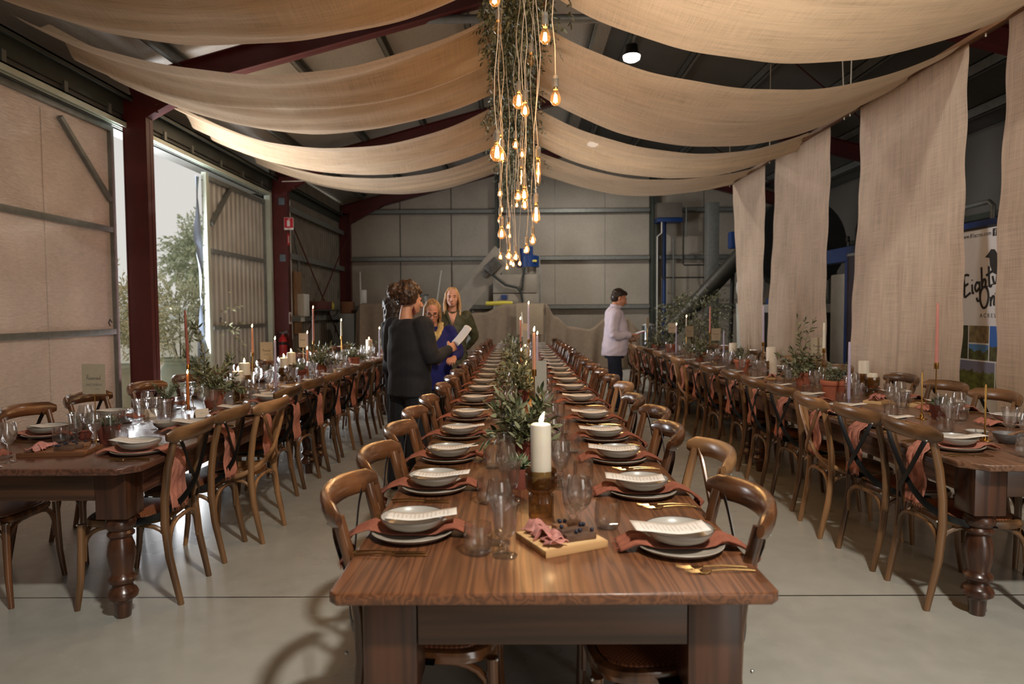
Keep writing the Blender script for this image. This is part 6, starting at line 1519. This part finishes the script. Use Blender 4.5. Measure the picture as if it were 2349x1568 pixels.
for z in (2.6, 3.75):
    o = MB().box(-4.86, -4.74, 13.772, 13.782, z-.07, z+.07, .001).build('tape_patch', plain('grey_tape', srgb(98, 112, 122), .6)); tag(o, 'grey tape patch on the far red column, %s one' % ('lower' if z < 3 else 'upper'), 'tape', 'tape patches on the far column')
t = thing('fire_extinguisher', 'red fire extinguisher with black band on the far red column', 'fire extinguisher', (-4.78, 13.62, .5))
MB().lathe([(.07, 0), (.078, .01), (.08, .03), (.08, .42), (.06, .48), (.025, .51), (.022, .54), (0, .54)], 24).build('cylinder', plain('extinguisher_red', srgb(186, 24, 30), .3, 0, .04), t)
MB().lathe([(.081, .33), (.081, .39)], 24, close=True).build('black_band', M_black, t); MB().lathe([(.081, .1), (.081, .28)], 24, close=True).build('red_label', plain('label_red', srgb(160, 36, 40), .5, 0, .1, 40), t)
MB().box(-.03, .08, .06, .17, .3, .34, .002).build('wall_bracket', M_black, t)
b = MB(); b.tube([(0, 0, .54), (0, 0, .57)], .016, 8); b.tube([(-.07, 0, .58), (.03, 0, .57), (.1, 0, .575)], .009, 6); b.tube([(0, 0, .57), (.05, 0, .6), (.1, 0, .61)], .008, 6); b.build('valve_lever', M_galv, t)
MB().tube([(-.02, 0, .56), (-.1, 0, .58), (-.13, 0, .5), (-.11, 0, .3), (-.09, 0, .1)], .011, 8).build('hose', M_black, t)
# back wall, right half
t = thing('wall_tank', 'grey box tank on blue bracket and pole beside the gable column', 'tank', (4.15, 18.75, 0))
MB().box(-.3, .38, -.2, .2, 4.02, 4.42, .01).build('box', plain('box_grey', srgb(96, 90, 82), .6), t); MB().box(-.3, .4, -.22, .22, 3.9, 4.01, .01).build('bracket', M_blue_p, t)
MB().tube([(-.07, 0, 0), (-.07, 0, 3.9)], .055, 14).build('pole', M_blue_p, t)
MB().tube([(-.16, -.15, 4.3), (-.16, -.15, 2.4), (-.14, -.15, 2.38), (1.6, -.15, 2.38)], .022, 8).build('pipe', M_auger, t); MB().tube([(.3, -.15, 3.95), (.42, -.15, 3.9), (.42, -.15, 2.75), (.45, -.15, 2.72), (1.7, -.15, 2.72)], .022, 8).build('pipe', M_auger, t)
MB().tube([(-.18, -.18, 3.9), (-.18, -.18, 3.6), (-.3, -.18, 3.5), (-.3, -.18, 0)], .018, 8).build('pipe', M_wht, t); MB().tube([(.5, -.16, 4.3), (.5, -.16, 3.5), (.15, -.16, 3.45), (.15, -.16, 0)], .018, 8).build('pipe', M_galv, t)
t = thing('grain_auger', 'dark sloping auger tube behind the big olive bush', 'auger', (0, 16.6, 0))
b = MB(); b.tube([(3.7, 0, .9), (5.7, 0, 3.05)], .2, 16); b.build('tube', M_auger, t); MB().tube([(3.7, 0, .0), (3.7, 0, .95)], .1, 10).build('stand', M_auger, t); MB().tube([(5.3, .2, 0), (5.3, 0, 2.5)], .05, 8).build('stand', M_auger, t)
MB().box(5.1, 5.45, -.45, -.2, 2.95, 3.35, .03).build('motor', M_blue_p, t)
o = MB().box(4.9, 5.2, 17.4, 17.7, 0, 4.25, .01).build('steel_duct', M_galv); tag(o, 'tall galvanised duct beside the dark drum behind the narrow burlap strip', 'duct')
t = thing('screen_drum', 'big dark round drum with a row of LED dots between the two far burlap strips', 'drum', (6.1, 14.9, 2.9))
MB().lathe([(0, -.15), (.95, -.15), (1.0, -.1), (1.0, .3), (0, .3)], 40, M=Matrix.Rotation(PI/2, 4, 'X')).build('shell', M_black, t)
b = MB()
for z in (.5, .1, -.12, -.35): b.ball((-.48, -.32, z), .022, 8, 6)  # white balls stand in for glowing LED dots, their brightness is only colour
b.build('led_dot', M_wht, t); b = MB(); b.box(-.9, -.8, -.1, .1, -2.9, -.3); b.box(.8, .9, -.1, .1, -2.9, -.3); b.build('stand', M_dark, t, smooth=False)
t = thing('white_sink_bench', 'white-topped bench with blue tray seen between the two far burlap strips', 'bench', (5.4, 13.6, 0))
MB().box(-.7, .9, -.35, .35, 1.42, 1.58, .02).build('top', M_wht, t); MB().box(-.68, .88, -.33, .33, 0, 1.41, .01).build('cabinet', M_auger, t); MB().box(-.3, .5, -.25, .25, 1.58, 1.7, .02).build('tray', M_blue_p, t)
o = MB().ball((4.95, 14.3, 1.95), (.3, .3, .38), 20, 14).lathe([(.06, 0), (.06, .3)], 12, c=(4.95, 14.3, 2.3)).lathe([(.25, 0), (.3, 1.62)], 16, c=(4.95, 14.3, 0)).build('white_tank', M_wht); tag(o, 'white rounded tank behind the narrow burlap strip', 'tank')
t = thing('blue_press_frame', 'long blue steel press frame standing behind the burlap strips', 'machine', (5.6, 9.2, 0))
MB().box(-.1, .1, -3.4, 3.2, 2.28, 2.52, .01).build('top_beam', M_blue_p, t)
for y in (-3.2, -.2, 2.1): MB().box(-.09, .09, y-.09, y+.09, 0, 2.28, .008).build('post', M_blue_p, t)
MB().box(.1, .6, -3.3, 3.1, .5, 2.1, .03).build('tank_panel', M_ss, t); MB().box(-.05, .5, -3.3, 3.1, .05, .45, .02).build('skirt', M_black, t)
MB().tube([(0, -1.2, 2.52), (0, -1.2, 2.68), (0, -1.13, 2.74), (0, -.3, 2.74), (0, -.23, 2.68), (0, -.23, 2.52)], .03, 10).build('hoop_rail', M_galv, t)
MB().tube([(0, 2.0, 2.52), (0, 2.0, 2.8), (0, 1.92, 2.9), (0, 1.8, 2.88), (0, 1.75, 2.7)], .018, 8).build('gooseneck_tap', M_black, t); MB().lathe([(0, 0), (.05, .0), (.05, .03), (0, .03)], 16, M=Matrix.Translation((-.03, 2.25, 2.66)) @ Matrix.Rotation(PI/2, 4, 'Y')).tube([(0, 2.25, 2.52), (0, 2.25, 2.64)], .02, 8).build('gauge', M_black, t)
# pull-up banners (faces look along -x, toward the tables)
FB = Matrix.Rotation(-PI/2, 4, 'Z')       # lettering plane turned so it reads from the aisle
def on_banner(x, z, d=-.004): return Matrix.Translation((d, -x, z)) @ FB @ UP
def landscape(name, sky, land, horizon, seed):
    m, nt, b = nmat(name); tc = coords(nt, (1, 1, 1)); sp = node(nt, 'ShaderNodeSeparateXYZ'); link(nt, tc, sp.inputs[0])
    nz = node(nt, 'ShaderNodeTexNoise', Scale=14.0+seed, Detail=5.0); link(nt, tc, nz.inputs['Vector'])
    c1 = ramp(nt, nz.outputs['Fac'], [(.35, tuple(x*.4 for x in land)), (.65, land)])
    ad = node(nt, 'ShaderNodeMath', operation='MULTIPLY_ADD'); ad.inputs[1].default_value = .12; link(nt, nz.outputs['Fac'], ad.inputs[0]); link(nt, sp.outputs['Z'], ad.inputs[2])
    gt = node(nt, 'ShaderNodeMath', operation='GREATER_THAN'); gt.inputs[1].default_value = horizon+.06; link(nt, ad.outputs[0], gt.inputs[0])
    mx = node(nt, 'ShaderNodeMix', data_type='RGBA'); link(nt, gt.outputs[0], mx.inputs['Factor']); link(nt, c1, mx.inputs[6]); mx.inputs[7].default_value = (*sky, 1)
    link(nt, mx.outputs[2], b.inputs['Base Color']); b.inputs['Roughness'].default_value = .45; return m
t = thing('pull_up_banner', 'white pull-up banner with black lettering, a bird and farm photos', 'banner', (4.45, 6.4, 0))
M_ban = plain('banner_vinyl', srgb(226, 226, 226), .5, 0, .015)
MB().box(-.003, .003, -.5, .42, .1, 2.24).build('printed_sheet', M_ban, t, smooth=False); MB().box(-.012, .012, -.51, .43, 2.235, 2.26, .003).build('top_bar', M_black, t); MB().box(-.09, .09, -.5, .42, 0, .1, .02).build('base', M_galv, t)
# x on the banner runs 0 (far edge, left in the photo) to .92
X0 = -.42
text('www.81acres.com', .058, M_ink, t, on_banner(X0+.235, 2.165), 'web_lettering')
b = MB(); b.box(-.032, .032, -.035, .035, 0, .002, M=on_banner(X0+.505, 2.185, -.005)); b.build('icon_square', M_ink, t); text('f', .08, M_ban, t, on_banner(X0+.51, 2.156, -.008), 'icon_letter')
b = MB(); bp = [(-.14, .03), (-.1, .06), (-.06, .1), (-.02, .095), (.02, .05), (.08, -.02), (.13, -.09), (.24, -.19), (.22, -.22), (.1, -.14), (.04, -.15), (-.03, -.12), (-.07, -.05), (-.08, .02)]
b.prism(bp, 0, .003, M=on_banner(X0+.52, 1.93, -.006)); b.tube([(.02, -.14, .001), (.01, -.22, .001)], .004, 5, M=on_banner(X0+.52, 1.93, -.005)); b.tube([(.05, -.14, .001), (.05, -.21, .001)], .004, 5, M=on_banner(X0+.52, 1.93, -.005)); b.tube([(-.12, -.25, .001), (.05, -.21, .001), (.2, -.15, .001)], .005, 5, M=on_banner(X0+.52, 1.93, -.005))
b.build('bird_silhouette', M_ink, t, angle=20)
b = MB(); script(b, 'Eighty', 0, 0, .205, .0125, on_banner(X0+.09, 1.59, -.006) @ Matrix.Rotation(.24, 4, 'Z')); script(b, 'One', 0, 0, .2, .0125, on_banner(X0+.33, 1.475, -.006) @ Matrix.Rotation(.15, 4, 'Z')); b.build('script_lettering', M_ink, t)
text('ACRES', .055, M_ink, t, on_banner(X0+.43, 1.39), 'name_lettering', 'CENTER', 1.5)
G = srgb(96, 104, 52); K = srgb(70, 62, 40)
for i, (x0, x1, z0, z1, sky, land, hz) in enumerate(((0, .16, .98, 1.31, K, srgb(60, 70, 34), 9), (.175, .45, 1.145, 1.31, K, srgb(150, 134, 92), 9), (.175, .45, .98, 1.13, srgb(84, 136, 190), G, 1.07), (.465, .92, .98, 1.31, srgb(46, 104, 190), srgb(90, 90, 44), 1.12), (.0, .54, .62, .965, srgb(120, 120, 140), srgb(110, 116, 48), .87), (.555, .92, .62, .965, srgb(120, 110, 80), G, 9))):
    MB().box(-.0045, -.003, -(X0+x1), -(X0+x0), z0, z1).build('photo_print', landscape('farm_photo', sky, land, hz, i), t, smooth=False)
t = thing('pull_up_banner', 'dark purple-black pull-up banner with silver top bar behind the widest burlap strip', 'banner', (4.55, 8.9, 0)); MB().box(-.003, .003, -.42, .42, .1, 2.2).build('printed_sheet', plain('dark_banner', srgb(38, 32, 44), .5, 0, .05), t, smooth=False); MB().box(-.012, .012, -.43, .43, 2.2, 2.235, .003).build('top_bar', M_galv, t); MB().box(-.09, .09, -.42, .42, 0, .1, .02).build('base', M_black, t)
o = MB().tube([(4.75, 6.95, 0), (4.75, 6.95, 1.25)], .05, 10).lathe([(.2, 0), (.2, .03)], 20, c=(4.75, 6.95, 0)).build('orange_stand', plain('rust_orange_paint', srgb(150, 78, 40), .6)); tag(o, 'rust-orange steel post standing behind the pull-up banner', 'post')
o = MB().lathe([(0, 0), (.3, 0), (.32, .05), (.32, 1.2), (.28, 1.26), (0, 1.28)], 28).build('blue_barrel', M_blue_p, loc=(5.05, 7.3, 0)); tag(o, 'blue plastic barrel between the widest strip and the pull-up banner', 'barrel')
# water dispenser and timber easel at the far end of the curtain-row table
t = thing('water_dispenser', 'tall ribbed glass water dispenser with chrome lid beside the person in lilac', 'dispenser', (2.42, 12.42, ZT))
MB().lathe([(.11, .0), (.125, .01), (.125, .42), (.12, .43), (.12, .02), (0, .015)], 32, rib=(24, .03), close=True).build('glass_body', glassmat('ribbed_tank_glass', (.72, .76, .78), 1, .05, .12, (.2, .22, .24)), t); MB().lathe([(.128, .43), (.13, .45), (.06, .475), (.02, .485), (.018, .51), (0, .515)], 32).build('lid', M_galv, t); MB().tube([(0, -.125, .05), (0, -.17, .05), (0, -.175, .03)], .012, 8).build('tap', M_galv, t)
t = thing('timber_easel', 'bare timber easel legs standing behind the water dispenser', 'easel', (2.15, 13.3, 0)); b = MB(); b.tube([(-.16, 0, 0), (-.02, 0, 1.22)], .02, 4); b.build('leg', W_batten, t); MB().tube([(.3, 0, 0), (.0, 0, 1.22)], .02, 4).build('leg', W_batten, t); MB().box(-.12, .2, -.03, 0, .86, .9).build('ledge', W_batten, t)
# big olive bush in a planter
def bush(name, label, x, y, z, rx, ry, rzv, n, ll, lw, mat, seed, pot=None, cat='plant', trunk=True, L=(.25, .5)):
    rr = random.Random(seed); t = thing(name, label, cat, (x, y, z), 0)
    if pot: pot(t)
    b = MB(); zc = pot_h.get(name, .7)
    for i in range(n):
        th = rr.uniform(0, 2*PI); u = rr.uniform(-.75, 1); s_ = math.sqrt(1-u*u); f = rr.uniform(.35, .95)
        p = Vector((rx*s_*math.cos(th)*f, ry*s_*math.sin(th)*f, zc+rzv*u*f)); d = Vector((s_*math.cos(th), s_*math.sin(th), u+.15))
        sprig(b, p, d, rr.uniform(*L), 16, ll, lw, rr, droop=.35, stem_r=.003)
    b.build('foliage', [M_stem, mat], t, angle=180, smooth=False)
    if trunk:
        b = MB()
        for i in range(7):
            a = rr.uniform(0, 6.3); b.tube([(.05*math.cos(a), .05*math.sin(a), 0 if not pot else zc-rzv*1.1), (rx*.25*math.cos(a), ry*.25*math.sin(a), zc-rzv*.3), (rx*.6*math.cos(a), ry*.6*math.sin(a), zc+rzv*rr.uniform(.1, .5))], [.012, .009, .004], 6)
        b.build('branches', M_stem, t)
pot_h = {'olive_bush': 1.33, 'potted_olive_tree': 1.35, 'gum_tree': 4.0}
M_urn = plain('sage_glazed_urn', srgb(176, 186, 168), .5, 0, .14, 5, .1, 20)
M_oliveout = leafmat('glare_tinted_olive_leaves', srgb(150, 158, 112), srgb(226, 224, 192)); M_gum = leafmat('gum_leaves', srgb(150, 168, 136), srgb(206, 214, 188))  # outdoor daylight glare is put into these pale leaf colours
def planter(t): MB().lathe([(.22, 0), (.26, .02), (.3, .55), (.31, .6), (.28, .6), (.26, .5), (0, .5)], 28).build('planter', M_black, t)
def urn(t): MB().lathe([(.2, 0), (.24, .03), (.31, .3), (.33, .52), (.3, .6), (.27, .63), (.27, .67), (.33, .7), (.34, .74), (.3, .74), (.26, .66), (0, .64)], 36).build('urn', M_urn, t)
bush('olive_bush', 'big loose olive bush in a dark planter at the far end of the curtain row', 3.62, 13.75, 0, .68, .5, .5, 150, .06, .008, M_olive, 41, planter, L=(.2, .42))
bush('potted_olive_tree', 'olive tree in a sage green urn outside the sliding door', -5.98, 11.85, -.04, .85, .7, .62, 330, .075, .013, M_oliveout, 42, urn)
bush('potted_olive_tree', 'olive tree outside, glimpsed between the door leaf and the red post', -6.2, 10.2, -.04, .5, .6, .62, 220, .075, .013, M_oliveout, 43, urn)
bush('gum_tree', 'distant gum tree outside beyond the sliding door', -15.6, 34, -.1, 1.7, 1.7, 2.0, 420, .24, .05, M_gum, 44, None, 'tree', True, (.5, 1.1))
b = MB(); 
for k in range(9): b.box(-16, -7.2, 19.9-.004*k, 20.0, -.04+.14*k, .09+.14*k)
struct(b, 'outside_weatherboard_wall', plain('pale_weatherboard', srgb(224, 222, 212), .7, 0, .03), smooth=False)
